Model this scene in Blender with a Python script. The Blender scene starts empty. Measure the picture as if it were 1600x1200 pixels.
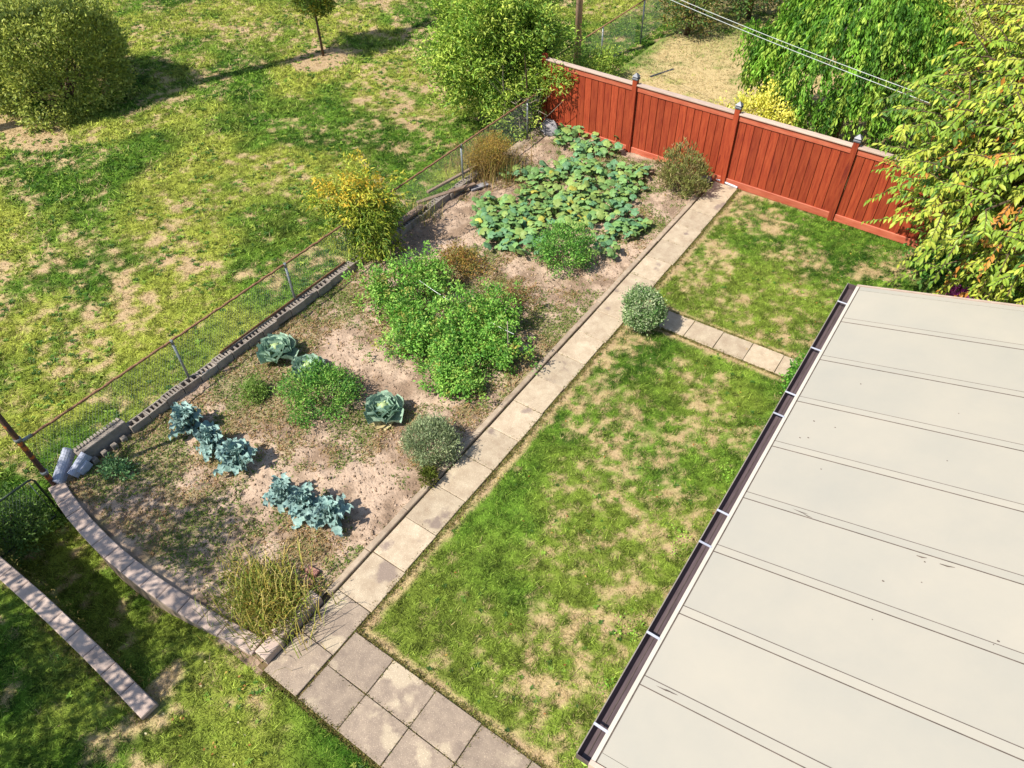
import bpy, math, random
import numpy as np
from mathutils import Matrix, Vector

rng = np.random.default_rng(7)
random.seed(7)
D = bpy.data
S = bpy.context.scene
COL = S.collection

# ------------------------------------------------------------------ camera, world, sun, exposure
# World axes: X = right across the garden, Y = along the long path towards the red fence, Z = up.  Metres.
CAM_H = 10.2
RC = np.array([[0.82354, -0.39712, 0.40507], [0.56693, 0.60068, -0.56371], [-0.01945, 0.69388, 0.71982]])
FPX = 1110.0
cam = D.objects.new('camera', D.cameras.new('camera'))
COL.objects.link(cam)
cam.matrix_world = Matrix([[*RC[0], 0], [*RC[1], 0], [*RC[2], CAM_H], [0, 0, 0, 1]])
cam.data.sensor_width = 36
cam.data.lens = 36 * FPX / 1600
cam.data.clip_start = 0.1
cam.data.clip_end = 2000
S.camera = cam

SUN_EL, SUN_AZ = math.radians(51), math.radians(65)          # shadows fall towards SUN_AZ (from +X)
W = D.worlds.new('World'); S.world = W; W.use_nodes = True
nt = W.node_tree; nt.nodes.clear()
sky = nt.nodes.new('ShaderNodeTexSky'); sky.sky_type = 'NISHITA'; sky.sun_disc = False
sd = (-math.cos(SUN_AZ), -math.sin(SUN_AZ))
sky.sun_elevation = SUN_EL; sky.sun_rotation = math.atan2(sd[0], sd[1]) % (2 * math.pi)
bg = nt.nodes.new('ShaderNodeBackground'); bg.inputs[1].default_value = 0.12
wo = nt.nodes.new('ShaderNodeOutputWorld')
nt.links.new(sky.outputs[0], bg.inputs[0]); nt.links.new(bg.outputs[0], wo.inputs[0])
sun = D.objects.new('sun', D.lights.new('sun', 'SUN')); COL.objects.link(sun)
sun.data.energy = 4.8; sun.data.angle = math.radians(0.5); sun.data.color = (1, 0.95, 0.86)
ldir = Vector((math.cos(SUN_AZ) * math.cos(SUN_EL), math.sin(SUN_AZ) * math.cos(SUN_EL), -math.sin(SUN_EL)))
sun.rotation_euler = ldir.to_track_quat('-Z', 'Y').to_euler(); sun.location = (-20, -30, 40)
S.view_settings.view_transform = 'Standard'; S.view_settings.look = 'None'
S.view_settings.exposure = 0.74; S.view_settings.gamma = 1

# ------------------------------------------------------------------ small maths
def ray(px, py):                      # direction seen at a point of the photograph
    return RC @ np.array([px - 800.0, 600.0 - py, -FPX])
def at(px, py, z=0.0):                # point at height z that shows at px, py
    d = ray(px, py); return np.array([0, 0, CAM_H]) + d * ((z - CAM_H) / d[2])
def pix(p):                           # where points show in the photograph
    q = (np.atleast_2d(p) - [0, 0, CAM_H]) @ RC
    return 800 + FPX * q[:, 0] / -q[:, 2], 600 - FPX * q[:, 1] / -q[:, 2]
def inview(p, m=120):
    x, y = pix(p); return (x > -m) & (x < 1600 + m) & (y > -m) & (y < 1200 + m)
def sstep(a, b, x):
    t = np.clip((x - a) / (b - a), 0, 1); return t * t * (3 - 2 * t)

_lat = np.random.default_rng(99).random((256, 256))
def vnoise(x, y):
    xi = np.floor(x).astype(int); yi = np.floor(y).astype(int)
    fx = x - xi; fy = y - yi; fx = fx * fx * (3 - 2 * fx); fy = fy * fy * (3 - 2 * fy)
    g = lambda a, b: _lat[a & 255, b & 255]
    return (g(xi, yi) * (1 - fx) + g(xi + 1, yi) * fx) * (1 - fy) + (g(xi, yi + 1) * (1 - fx) + g(xi + 1, yi + 1) * fx) * fy
def fbm(x, y, f=1.0, o=4, seed=0):
    s = 0; a = 1; t = 0
    for i in range(o):
        s = s + a * vnoise(x * f + 17.3 * i + seed * 5.7, y * f + 9.1 * i + seed * 3.3); t += a; a *= .55; f *= 2.03
    return s / t

def lin(h, k=1.0):
    h = h.lstrip('#'); c = [int(h[i:i + 2], 16) / 255 for i in (0, 2, 4)]
    return np.array([((v + .055) / 1.055) ** 2.4 if v > .04045 else v / 12.92 for v in c]) * k
def mixc(a, b, t):
    t = np.asarray(t)[..., None]; return a * (1 - t) + b * t

# ------------------------------------------------------------------ materials
MATS = {}
def nodes(name):
    m = D.materials.new(name); m.use_nodes = True; t = m.node_tree; t.nodes.clear()
    out = t.nodes.new('ShaderNodeOutputMaterial'); b = t.nodes.new('ShaderNodeBsdfPrincipled')
    t.links.new(b.outputs[0], out.inputs[0]); MATS[name] = m
    return m, t, b, out
def N(t, ty, **kw):
    n = t.nodes.new(ty)
    for k, v in kw.items(): setattr(n, k, v)
    return n
def col_mat(name, rough=.6, trans=0.0, spec=.3, bump=0, bscale=30, var=0.0, vscale=20):
    """colour from the mesh's own colour attribute (the leaf's or soil's own colour), fine noise and relief added"""
    m, t, b, out = nodes(name)
    a = N(t, 'ShaderNodeAttribute', attribute_name='Col')
    src = a.outputs[0]
    if var:
        no = N(t, 'ShaderNodeTexNoise'); no.inputs['Scale'].default_value = vscale; no.inputs['Detail'].default_value = 6
        no.inputs['Roughness'].default_value = .7
        ge = N(t, 'ShaderNodeNewGeometry'); t.links.new(ge.outputs['Position'], no.inputs['Vector'])
        mr = N(t, 'ShaderNodeMapRange'); mr.inputs[1].default_value = .3; mr.inputs[2].default_value = .7
        mr.inputs[3].default_value = 1 - var; mr.inputs[4].default_value = 1 + var
        t.links.new(no.outputs[0], mr.inputs[0])
        mx = N(t, 'ShaderNodeVectorMath', operation='SCALE'); t.links.new(src, mx.inputs[0]); t.links.new(mr.outputs[0], mx.inputs['Scale'])
        src = mx.outputs[0]
    t.links.new(src, b.inputs['Base Color']); b.inputs['Roughness'].default_value = rough
    b.inputs['Specular IOR Level'].default_value = spec
    if bump:
        no = N(t, 'ShaderNodeTexNoise'); no.inputs['Scale'].default_value = bscale; no.inputs['Detail'].default_value = 8
        ge = N(t, 'ShaderNodeNewGeometry'); t.links.new(ge.outputs['Position'], no.inputs['Vector'])
        bu = N(t, 'ShaderNodeBump'); bu.inputs['Strength'].default_value = bump; bu.inputs['Distance'].default_value = .03
        t.links.new(no.outputs[0], bu.inputs['Height']); t.links.new(bu.outputs[0], b.inputs['Normal'])
    if trans:
        tr = N(t, 'ShaderNodeBsdfTranslucent'); t.links.new(src, tr.inputs[0])
        mx = N(t, 'ShaderNodeMixShader'); mx.inputs[0].default_value = trans
        t.links.new(b.outputs[0], mx.inputs[1]); t.links.new(tr.outputs[0], mx.inputs[2]); t.links.new(mx.outputs[0], out.inputs[0])
    return m
def tone_mat(name, c1, c2, scale=6, rough=.7, bump=.2, bscale=60, spec=.3, metal=0, objvar=.12, stain=None, sscale=2.0, sthr=.55, trans=0, stretch=None, speck=0):
    """two tones mixed by noise, each object a little lighter or darker, optional stain patches"""
    m, t, b, out = nodes(name)
    ge = N(t, 'ShaderNodeNewGeometry'); vec = ge.outputs['Position']
    oi = N(t, 'ShaderNodeObjectInfo')
    if stretch:
        mp = N(t, 'ShaderNodeMapping'); mp.inputs['Scale'].default_value = stretch; t.links.new(vec, mp.inputs[0]); vec = mp.outputs[0]
    no = N(t, 'ShaderNodeTexNoise', noise_dimensions='4D'); no.inputs['Scale'].default_value = scale; no.inputs['Detail'].default_value = 7
    no.inputs['Roughness'].default_value = .65
    mu = N(t, 'ShaderNodeMath', operation='MULTIPLY'); mu.inputs[1].default_value = 20; t.links.new(oi.outputs['Random'], mu.inputs[0])
    t.links.new(mu.outputs[0], no.inputs['W']); t.links.new(vec, no.inputs['Vector'])
    r = N(t, 'ShaderNodeValToRGB'); r.color_ramp.elements[0].position = .32; r.color_ramp.elements[1].position = .68
    r.color_ramp.elements[0].color = (*c1, 1); r.color_ramp.elements[1].color = (*c2, 1); t.links.new(no.outputs[0], r.inputs[0])
    src = r.outputs[0]
    if stain is not None:
        n2 = N(t, 'ShaderNodeTexNoise', noise_dimensions='4D'); n2.inputs['Scale'].default_value = sscale; n2.inputs['Detail'].default_value = 5
        t.links.new(vec, n2.inputs['Vector']); t.links.new(mu.outputs[0], n2.inputs['W'])
        mr = N(t, 'ShaderNodeMapRange'); mr.inputs[1].default_value = sthr; mr.inputs[2].default_value = sthr + .05; t.links.new(n2.outputs[0], mr.inputs[0])
        mm = N(t, 'ShaderNodeMix', data_type='RGBA'); t.links.new(mr.outputs[0], mm.inputs[0]); t.links.new(src, mm.inputs[6]); mm.inputs[7].default_value = (*stain, 1)
        src = mm.outputs[2]
    if speck:
        n3 = N(t, 'ShaderNodeTexVoronoi'); n3.inputs['Scale'].default_value = 45; t.links.new(ge.outputs['Position'], n3.inputs['Vector'])
        m3 = N(t, 'ShaderNodeMapRange'); m3.inputs[1].default_value = .12; m3.inputs[2].default_value = .3; m3.inputs[3].default_value = 1 + speck; m3.inputs[4].default_value = 1
        t.links.new(n3.outputs['Distance'], m3.inputs[0])
        sc = N(t, 'ShaderNodeVectorMath', operation='SCALE'); t.links.new(src, sc.inputs[0]); t.links.new(m3.outputs[0], sc.inputs['Scale']); src = sc.outputs[0]
    mr = N(t, 'ShaderNodeMapRange'); mr.inputs[3].default_value = 1 - objvar; mr.inputs[4].default_value = 1 + objvar
    t.links.new(oi.outputs['Random'], mr.inputs[0])
    sc = N(t, 'ShaderNodeVectorMath', operation='SCALE'); t.links.new(src, sc.inputs[0]); t.links.new(mr.outputs[0], sc.inputs['Scale'])
    t.links.new(sc.outputs[0], b.inputs['Base Color'])
    b.inputs['Roughness'].default_value = rough; b.inputs['Specular IOR Level'].default_value = spec; b.inputs['Metallic'].default_value = metal
    if bump:
        n3 = N(t, 'ShaderNodeTexNoise'); n3.inputs['Scale'].default_value = bscale; n3.inputs['Detail'].default_value = 8
        t.links.new(vec, n3.inputs['Vector'])
        bu = N(t, 'ShaderNodeBump'); bu.inputs['Strength'].default_value = bump; bu.inputs['Distance'].default_value = .01
        t.links.new(n3.outputs[0], bu.inputs['Height']); t.links.new(bu.outputs[0], b.inputs['Normal'])
    if trans:
        tr = N(t, 'ShaderNodeBsdfTranslucent'); t.links.new(sc.outputs[0], tr.inputs[0])
        mx = N(t, 'ShaderNodeMixShader'); mx.inputs[0].default_value = trans
        t.links.new(b.outputs[0], mx.inputs[1]); t.links.new(tr.outputs[0], mx.inputs[2]); t.links.new(mx.outputs[0], out.inputs[0])
    return m

M_LEAF = col_mat('leaf_surface', .5, .35, .25)
M_GRASS = col_mat('grass_blade', .65, .3, .15)
M_GROUND = col_mat('turf_floor', .95, 0, .05, bump=.6, bscale=45, var=.25, vscale=25)
M_SOIL = col_mat('dry_soil', .95, 0, .05, bump=.8, bscale=24, var=.16, vscale=14)
M_SLAB = tone_mat('paving_concrete', lin('#bca68c', .62), lin('#d6c4a8', .66), 5, .85, .35, 70, .15, objvar=.1, stain=lin('#a59283', .62), sscale=1.7, sthr=.6, speck=.5)
M_PATIO = tone_mat('patio_concrete', lin('#a29080', .56), lin('#c0ac96', .6), 6, .85, .5, 70, .15, objvar=.1, stain=lin('#d3c0a4', .58), sscale=1.5, sthr=.56, speck=.6)
M_COPING = tone_mat('coping_stone', lin('#b39d90', .7), lin('#cdb7a8', .74), 5, .85, .3, 60, .15, objvar=.1)
M_CURB = tone_mat('kerb_concrete', lin('#a8937e', .62), lin('#c9b59c', .66), 7, .9, .3, 60, .1, objvar=.1)
M_BLOCK = tone_mat('cinder_block', lin('#9c9084', .7), lin('#c2b4a4', .72), 8, .95, .5, 60, .1, objvar=.15)
M_STONE = tone_mat('grey_stone', lin('#8f8b8d', .6), lin('#b5b0b0', .66), 5, .9, .4, 40, .15)
M_BLUESTONE = tone_mat('blue_grey_concrete', lin('#a3a6b6', .8), lin('#babdc9', .85), 5, .9, .3, 40, .15)
M_CEDAR = tone_mat('red_stained_cedar', lin('#a23c26', .53), lin('#c85c36', .58), 4, .55, .3, 30, .3, objvar=.17, stain=lin('#953828', .56), sscale=3, sthr=.62, stretch=(6, 6, .6))
M_CEDARL = tone_mat('light_stained_cedar', lin('#bd5a40', .66), lin('#d27a5c', .7), 3, .5, .3, 30, .3, objvar=.08, stretch=(1, 1, 6))
M_CAPW = tone_mat('weathered_cap_board', lin('#c0a898', .66), lin('#d8c0ae', .7), 4, .7, .2, 30, .2, stretch=(1, 6, 6))
M_DARKCAP = tone_mat('dark_post_cap', lin('#4d4f55', .7), lin('#6c7078', .7), 6, .4, .1, 30, .5)
M_ROOF = tone_mat('ivory_roof_panel', lin('#d6d0c0', .455), lin('#e2d8c4', .465), 0.7, .62, .02, 8, .4, objvar=.015)
M_TRIM = tone_mat('ivory_trim', lin('#cfc6b4', .68), lin('#dcd4c3', .68), 3, .4, .02, 8, .4, objvar=.02)
M_SEAL = tone_mat('dark_sealant', lin('#4c423c', .8), lin('#75685e', .8), 9, .8, .1, 30, .2)
M_GUTTER = tone_mat('brown_gutter', lin('#5a4b4c', .55), lin('#7a686a', .6), 5, .45, .1, 30, .4, stretch=(6, .6, 6))
M_GUTL = tone_mat('gutter_lip_paint', lin('#a09488', .62), lin('#b8aca0', .62), 5, .5)
M_STRAP = tone_mat('bright_metal', lin('#d5d6e0', .8), lin('#e8e8ee', .8), 5, .35, .0, 30, .5, metal=.4)
M_GALV = tone_mat('galvanised_steel', lin('#8b9090', .7), lin('#b0b4b2', .7), 8, .45, .1, 30, .5, metal=.5)
M_RUST = tone_mat('rusty_steel', lin('#6a4a36', .7), lin('#b08564', .75), 22, .85, .4, 60, .2, objvar=.05)
M_RUSTY = tone_mat('rust_streaked_post', lin('#3a3233', .7), lin('#6d4630', .7), 6, .6, .2, 60, .4, stain=lin('#b5642c', .7), sscale=5, sthr=.55, stretch=(1, 1, 1))
M_WIRE = tone_mat('fence_wire', lin('#7d8a80', .6), lin('#9aa79d', .65), 8, .5, 0, 30, .5, metal=.3)
M_CABLE = tone_mat('pale_cable', lin('#b8bcb8', .7), lin('#ccceca', .7), 5, .5, 0, 30, .3)
M_TIMBER = tone_mat('weathered_timber', lin('#8d7463', .6), lin('#bca28b', .66), 6, .9, .4, 50, .1, stretch=(5, 1, 5))
M_POLE = tone_mat('utility_pole_wood', lin('#c49c84', .9), lin('#dcb89c', .9), 6, .9, .4, 50, .1, stretch=(4, 4, .5))
M_BARK = tone_mat('bark', lin('#5c4a3a', .6), lin('#83705c', .62), 12, .95, .6, 40, .1)
M_TWIG = tone_mat('bare_twig', lin('#9c8d7c', .62), lin('#c2b4a0', .66), 12, .9, .3, 40, .1)
M_WHITE = tone_mat('white_string', lin('#dcdcd8', .85), lin('#efefec', .85), 5, .6, 0, 30, .3)
M_BRICK = tone_mat('old_brick', lin('#9a6a5c', .62), lin('#c19585', .66), 9, .95, .4, 60, .1)
M_SHADOW = tone_mat('shadow_strip_dark', lin('#2c2c30', .8), lin('#44444a', .8), 5, .5, 0, 30, .4)  # shadow tone of the strip behind the red fence
def leafmat(name, c1, c2, rough=.5, trans=.22, scale=14, ov=.18):
    return tone_mat(name, lin(c1, .7), lin(c2, .74), scale, rough, .25, 40, .25, objvar=ov, trans=trans)
M_SQ = [leafmat('squash_leaf_blue_green', '#5c8f5c', '#86b080'), leafmat('squash_leaf_green', '#6a9a50', '#9cbf74'),
        leafmat('squash_leaf_lime', '#86a452', '#acc06c'), leafmat('squash_leaf_yellow', '#c3bb4a', '#dfd96a')]
M_KALE = leafmat('kale_leaf', '#7fa8a2', '#b8d4ca', .5, .2)
M_CAB = leafmat('cabbage_leaf', '#8ab59a', '#c6dec4', .45, .25)
M_CABIN = leafmat('cabbage_heart', '#b0cc80', '#d8e8ac', .45, .15)
M_CABDRY = leafmat('cabbage_leaf_withered', '#d0b983', '#dfd3a0', .6, .2)
M_CHERRY = [leafmat('cherry_leaf_green', '#88a83a', '#b0c64a', .42, .3, 6), leafmat('cherry_leaf_lime', '#b0c244', '#d0d45a', .42, .3, 6), leafmat('cherry_leaf_orange', '#d98a3a', '#e8b458', .5, .3, 6),
            leafmat('cherry_leaf_dark', '#5b8436', '#7da144', .45, .3, 6)]

# ------------------------------------------------------------------ object helpers
def link(name, data, parent=None, **props):
    o = D.objects.new(name, data); COL.objects.link(o)
    if parent is not None: o.parent = parent
    for k, v in props.items(): o[k] = v
    return o
def tag(o, label=None, cat=None, group=None, kind=None):
    if label: o['label'] = label
    if cat: o['category'] = cat
    if group: o['group'] = group
    if kind: o['kind'] = kind
    return o
def thing(name, label, cat, loc=(0, 0, 0), group=None, rz=0):
    o = link(name, None); o.location = loc; o.rotation_euler = (0, 0, rz); o.empty_display_size = .2
    return tag(o, label, cat, group)

def np_mesh(name, V, F, mat, col=None, smooth=False):
    """V (n,3), F (m,k) all faces the same size, col (n,3) point colour"""
    me = D.meshes.new(name); V = np.ascontiguousarray(V, dtype=np.float32); F = np.ascontiguousarray(F, dtype=np.int32)
    k = F.shape[1]
    me.vertices.add(len(V)); me.vertices.foreach_set('co', V.ravel())
    me.loops.add(F.size); me.loops.foreach_set('vertex_index', F.ravel())
    me.polygons.add(len(F)); me.polygons.foreach_set('loop_start', np.arange(0, F.size, k, dtype=np.int32))
    me.polygons.foreach_set('loop_total', np.full(len(F), k, dtype=np.int32))
    me.update(calc_edges=True)
    if smooth: me.polygons.foreach_set('use_smooth', np.ones(len(F), dtype=bool))
    if col is not None:
        a = me.color_attributes.new('Col', 'FLOAT_COLOR', 'POINT')
        c = np.ones((len(V), 4), dtype=np.float32); c[:, :3] = np.clip(col, 0, 1); a.data.foreach_set('color', c.ravel())
    me.materials.append(mat)
    return me

class MB:
    def __init__(s): s.v = []; s.f = []
    def add(s, vs, fs):
        b = len(s.v); s.v += [tuple(map(float, q)) for q in vs]; s.f += [tuple(i + b for i in q) for q in fs]; return s
    def box(s, x0, x1, y0, y1, z0, z1, c=0.0, jit=0.0):
        """box with chamfered top edges"""
        c = min(c, (x1 - x0) * .4, (y1 - y0) * .4, (z1 - z0) * .8)
        def ring(i, z): return [(x0 + i, y0 + i, z), (x1 - i, y0 + i, z), (x1 - i, y1 - i, z), (x0 + i, y1 - i, z)]
        vs = ring(0, z0) + (ring(0, z1 - c) + ring(c, z1) if c > 0 else ring(0, z1))
        if jit: vs = [(a + random.uniform(-jit, jit), b + random.uniform(-jit, jit), d + random.uniform(-jit, jit) * .5) for a, b, d in vs]
        n = 2 if c > 0 else 1; fs = [(3, 2, 1, 0)]
        for r in range(n):
            for i in range(4):
                j = (i + 1) % 4; fs.append((r * 4 + i, r * 4 + j, r * 4 + 4 + j, r * 4 + 4 + i))
        fs.append(tuple(n * 4 + i for i in range(4))); return s.add(vs, fs)
    def tube(s, pts, r, n=6, cap=True):
        pts = [Vector(p) for p in pts]; rs = r if hasattr(r, '__len__') else [r] * len(pts)
        vs = []; up = Vector((0, 0, 1))
        for i, p in enumerate(pts):
            d = (pts[min(i + 1, len(pts) - 1)] - pts[max(i - 1, 0)]).normalized()
            u = d.cross(up if abs(d.z) < .95 else Vector((1, 0, 0))).normalized(); w = d.cross(u)
            for k in range(n):
                a = 2 * math.pi * k / n; vs.append(p + (u * math.cos(a) + w * math.sin(a)) * rs[i])
        fs = []
        for i in range(len(pts) - 1):
            for k in range(n):
                j = (k + 1) % n; fs.append((i * n + k, i * n + j, i * n + n + j, i * n + n + k))
        if cap: fs += [tuple(range(n))[::-1], tuple((len(pts) - 1) * n + k for k in range(n))]
        return s.add(vs, fs)
    def mesh(s, name, mat, smooth=False):
        me = D.meshes.new(name); me.from_pydata(s.v, [], s.f); me.materials.append(mat)
        if smooth: me.polygons.foreach_set('use_smooth', [len(f) <= 4 for f in s.f])
        me.update(); return me
    def build(s, name, mat, parent=None, smooth=False, **p): return link(name, s.mesh(name, mat, smooth), parent, **p)

def unit(a): return a / (np.linalg.norm(a, axis=-1, keepdims=True) + 1e-9)
def leaf_arrays(P, Dr, Nn, L, Wd, fold=.15, curl=.0):
    """folded leaves: 4 corners, 2 triangles each"""
    n = len(P); Dr = unit(Dr); Sd = unit(np.cross(Dr, Nn)); Nn = unit(np.cross(Sd, Dr))
    L = np.broadcast_to(L, n)[:, None]; Wd = np.broadcast_to(Wd, n)[:, None]
    V = np.empty((n, 4, 3))
    V[:, 0] = P; V[:, 2] = P + Dr * L - Nn * L * curl
    V[:, 1] = P + Dr * L * .45 + Sd * Wd / 2 + Nn * L * fold; V[:, 3] = P + Dr * L * .45 - Sd * Wd / 2 + Nn * L * fold
    i = np.arange(n)[:, None] * 4
    F = np.concatenate([i + [0, 1, 2], i + [0, 2, 3]], 1).reshape(-1, 3)
    return V.reshape(-1, 3), F
def pick(pal, n, wts=None):
    pal = np.array(pal); return pal[rng.choice(len(pal), n, p=wts)]
def rdir(n, up=0):
    v = rng.normal(size=(n, 3)); v[:, 2] += up; return unit(v)

def crown(name, parent, C, R, nc, nl, L, Wd, pal, wts=None, sig=.12, inner=.55, droop=0.0, up=.5, rough=.18, zmin=None, zflat=None, box=0, aspect=None, mat=None, cut=None, kind='stuff', lump=1.0, seed=0):
    """leaf clumps spread through an uneven ellipsoid (nc clumps of nl leaves)"""
    C = np.array(C, float); R = np.array(R, float)
    d = rdir(nc, .25)
    if box:                                     # squarer, clipped outline
        p = 7.0; d = d / (np.abs(d) ** p).sum(1, keepdims=True) ** (1 / p)
    a = np.arctan2(d[:, 1], d[:, 0])
    lum = 1 + rough * (2 * fbm(a * 2 + seed * 3.1, d[:, 2] * 2.5, 1.3 * lump, 3, seed) - 1) * 2
    rad = (inner + (1 - inner) * rng.random(nc) ** .5) * lum
    cc = C + d * R * rad[:, None]
    if zmin is not None: cc = cc[cc[:, 2] > zmin]; 
    if cut is not None: cc = cc[cut(cc)]
    nc = len(cc); n = nc * nl
    P = np.repeat(cc, nl, 0) + rng.normal(size=(n, 3)) * sig
    out = unit((P - C) / R)
    Dr = out * .7 + rng.normal(size=(n, 3)) * .6; Dr[:, 2] += up - droop * 2
    Nn = rng.normal(size=(n, 3)) * .6 + out * .5; Nn[:, 2] += 1
    cl = np.repeat(pick(pal, nc, wts) * rng.uniform(.72, 1.2, (nc, 1)), nl, 0)
    c2 = pick(pal, n, wts); col = (cl * .6 + c2 * .4) * rng.uniform(.75, 1.22, (n, 1)) * 1.42
    Ls = L * rng.uniform(.65, 1.2, n)
    if zmin is not None:
        k = P[:, 2] > zmin - .02; P, Dr, Nn, col, Ls = P[k], Dr[k], Nn[k], col[k], Ls[k]
    V, F = leaf_arrays(P, Dr, Nn, Ls, Ls * Wd / L, .12, .15 + droop * .2)
    return link(name, np_mesh(name, V, F, mat or M_LEAF, np.repeat(col, 4, 0)), parent, kind=kind)

def stems(parent, base, C, R, n=9, r0=.012, name='stem', mat=None, spread=.08):
    mb = MB(); base = np.array(base, float); C = np.array(C); R = np.array(R)
    for i in range(n):
        e = C + rdir(1, .4)[0] * R * .75; b = base + [random.uniform(-spread, spread), random.uniform(-spread, spread), 0]
        m = (b + e) / 2 + rng.normal(size=3) * np.linalg.norm(e - b) * .08
        mb.tube([b, m, e], [r0, r0 * .7, r0 * .3], 5, cap=False)
    return mb.build(name, mat or M_BARK, parent, kind='stuff') if n > 1 else mb.build(name, mat or M_BARK, parent)

# ------------------------------------------------------------------ terrain heights
def zpark(x, y): return -1.0 + .6 * sstep(2, 9, y) + .2 * sstep(17, 24, y) + .05 * (fbm(x, y, .35, 3, 5) - .5)
def zcorr(x, y): return np.minimum(0, (x + 6.35) * .33) * (x > -9.4) + (x <= -9.4) * -1.005

# ------------------------------------------------------------------ turf colours and dryness
G_DARK = lin('#447020', .55); G_MID = lin('#7fa63a', .64); G_LIGHT = lin('#b4c45a', .66); G_STRAW = lin('#d6be8a', .7); G_BARE = lin('#caa88a', .66); G_YEL = lin('#b4b850', .72)
def spots(x, y, lst, z=0.0):
    s = np.zeros_like(x)
    for px, py, r, w in lst:
        q = at(px, py, z); d = math.dist(q, (0, 0, CAM_H)); rr = r * d / FPX
        s = s + w * np.exp(-((x - q[0]) ** 2 + (y - q[1]) ** 2 * .7) / (2 * rr * rr))
    return s
LAWN_SP = [(940, 655, 38, .3), (975, 700, 30, .35), (930, 690, 20, .25), (1040, 580, 22, .25), (1100, 620, 30, .25), (1060, 700, 30, .2), (1010, 770, 30, .22), (870, 750, 30, .2), (1000, 830, 20, .25), (1120, 690, 26, .25),
           (900, 860, 30, .15), (720, 880, 30, .25), (740, 930, 22, .25), (840, 1010, 22, .25), (880, 1090, 30, .25), (990, 540, 26, .35), (1090, 420, 30, .2), (1210, 330, 40, .15), (1120, 380, 30, .2), (1180, 470, 30, .1),
           (850, 800, 45, -.25), (1100, 470, 25, -.35), (1020, 600, 40, -.3), (780, 830, 60, -.3), (700, 960, 60, -.25), (1180, 740, 60, -.12), (830, 930, 80, -.1), (1050, 1000, 80, .05), (1350, 360, 40, -.2)]
def dry_lawn(x, y):
    n = .3 * fbm(x, y, 1.1, 3, 1) + .3 * fbm(x, y, 3.2, 3, 2) + .4 * fbm(x, y, 8, 3, 5)
    d = .9 * (1 - .7 * sstep(.5, .62, fbm(x, y, 7.5, 2, 71))) * sstep(.45, .68, n + spots(x, y, LAWN_SP) * .3)
    e = np.minimum(np.abs(x + 4.68), np.abs(y - 2.52)); e = np.minimum(e, np.minimum(np.abs(y - 11.05), np.abs(y - 11.78)) + (x < -4.7) * 9)
    e = np.minimum(e, np.abs(y - 17.35) * .7)
    return np.clip(d + .85 * sstep(.13, .0, e + .12 * (fbm(x, y, 3, 2, 4) - .5)), 0, 1)
PARK_SP = [(650, 160, 40, .7), (600, 130, 30, .6), (560, 200, 50, .4), (690, 90, 26, .5), (640, 220, 60, .4), (200, 470, 34, .5), (140, 480, 24, .5), (170, 440, 30, .3),
           (100, 540, 34, .45), (60, 480, 22, .4), (250, 400, 30, .3), (240, 350, 40, .3), (330, 330, 40, .3), (30, 400, 30, .25), (440, 55, 40, .25), (380, 50, 40, .35), (300, 145, 30, .45), (560, 60, 24, .3), (590, 10, 30, .5), (200, 500, 30, .3),
           (280, 250, 80, -.35), (450, 190, 80, -.25), (350, 500, 60, -.4), (150, 650, 80, -.4), (450, 330, 60, -.25), (610, 350, 40, -.3), (240, 560, 60, -.3), (60, 330, 60, -.2), (690, 250, 30, -.2), (780, 150, 60, -.1)]
def dry_park(x, y):
    s = x * .35 + y * .94; t = x * .94 - y * .35
    n = .12 * fbm(x, y, .8, 3, 6) + .26 * fbm(t * .35, s * 1.6, 1.0, 3, 7) + .27 * fbm(x, y, 2.6, 3, 8) + .35 * fbm(x, y, 5, 3, 9)
    d = (1 - .75 * sstep(.48, .6, fbm(x, y, 4.2, 3, 73))) * sstep(.46, .66, n + spots(x, y, PARK_SP, -.45) * .15)
    ring = .8 * np.hypot(x + 21.5, y - 18.2) + .35 * (fbm(x, y, 2.5, 3, 75) - .5)
    foot = ((x + 25.6) / 1.9) ** 2 + ((y - 8.9) / .9) ** 2 + 1.2 * (fbm(x, y, 2, 3, 76) - .5)
    return np.maximum(d, np.maximum(sstep(1.0, .8, ring), .9 * sstep(1.3, .7, foot)))
def dry_side(x, y):
    return sstep(.53, .78, .4 * fbm(x, y, 1.3, 4, 9) + .6 * fbm(x, y, 5, 3, 2) + spots(x, y, [(265, 1055, 14, .7), (190, 1180, 30, .2), (340, 1030, 16, .3), (180, 1130, 30, .25)]) * .35)
def dry_nb(x, y):
    g = sstep(.9, .1, np.abs(x + 10.9 + .1 * (y - 20)))           # green margin by the wire fence
    return np.clip(.8 - .5 * g - .3 * sstep(.55, .75, fbm(x, y, 1.6, 4, 3)) + spots(x, y, [(1150, 55, 60, -.3), (1170, 20, 40, -.3)]), 0, 1)
def turf_col(x, y, dry, yel=.35, seed=0):
    a = fbm(x, y, .7, 4, 11 + seed); b = fbm(x, y, 6, 2, 12 + seed)
    g = mixc(G_DARK, G_MID, sstep(.25, .75, .5 * a + .5 * b)); g = mixc(g, G_YEL, yel * sstep(.4, .7, fbm(x, y, .45, 3, 13 + seed)))
    return g, mixc(mixc(g, G_STRAW, sstep(0, .8, dry)), G_BARE, sstep(.75, 1, dry) * .6)

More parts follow.
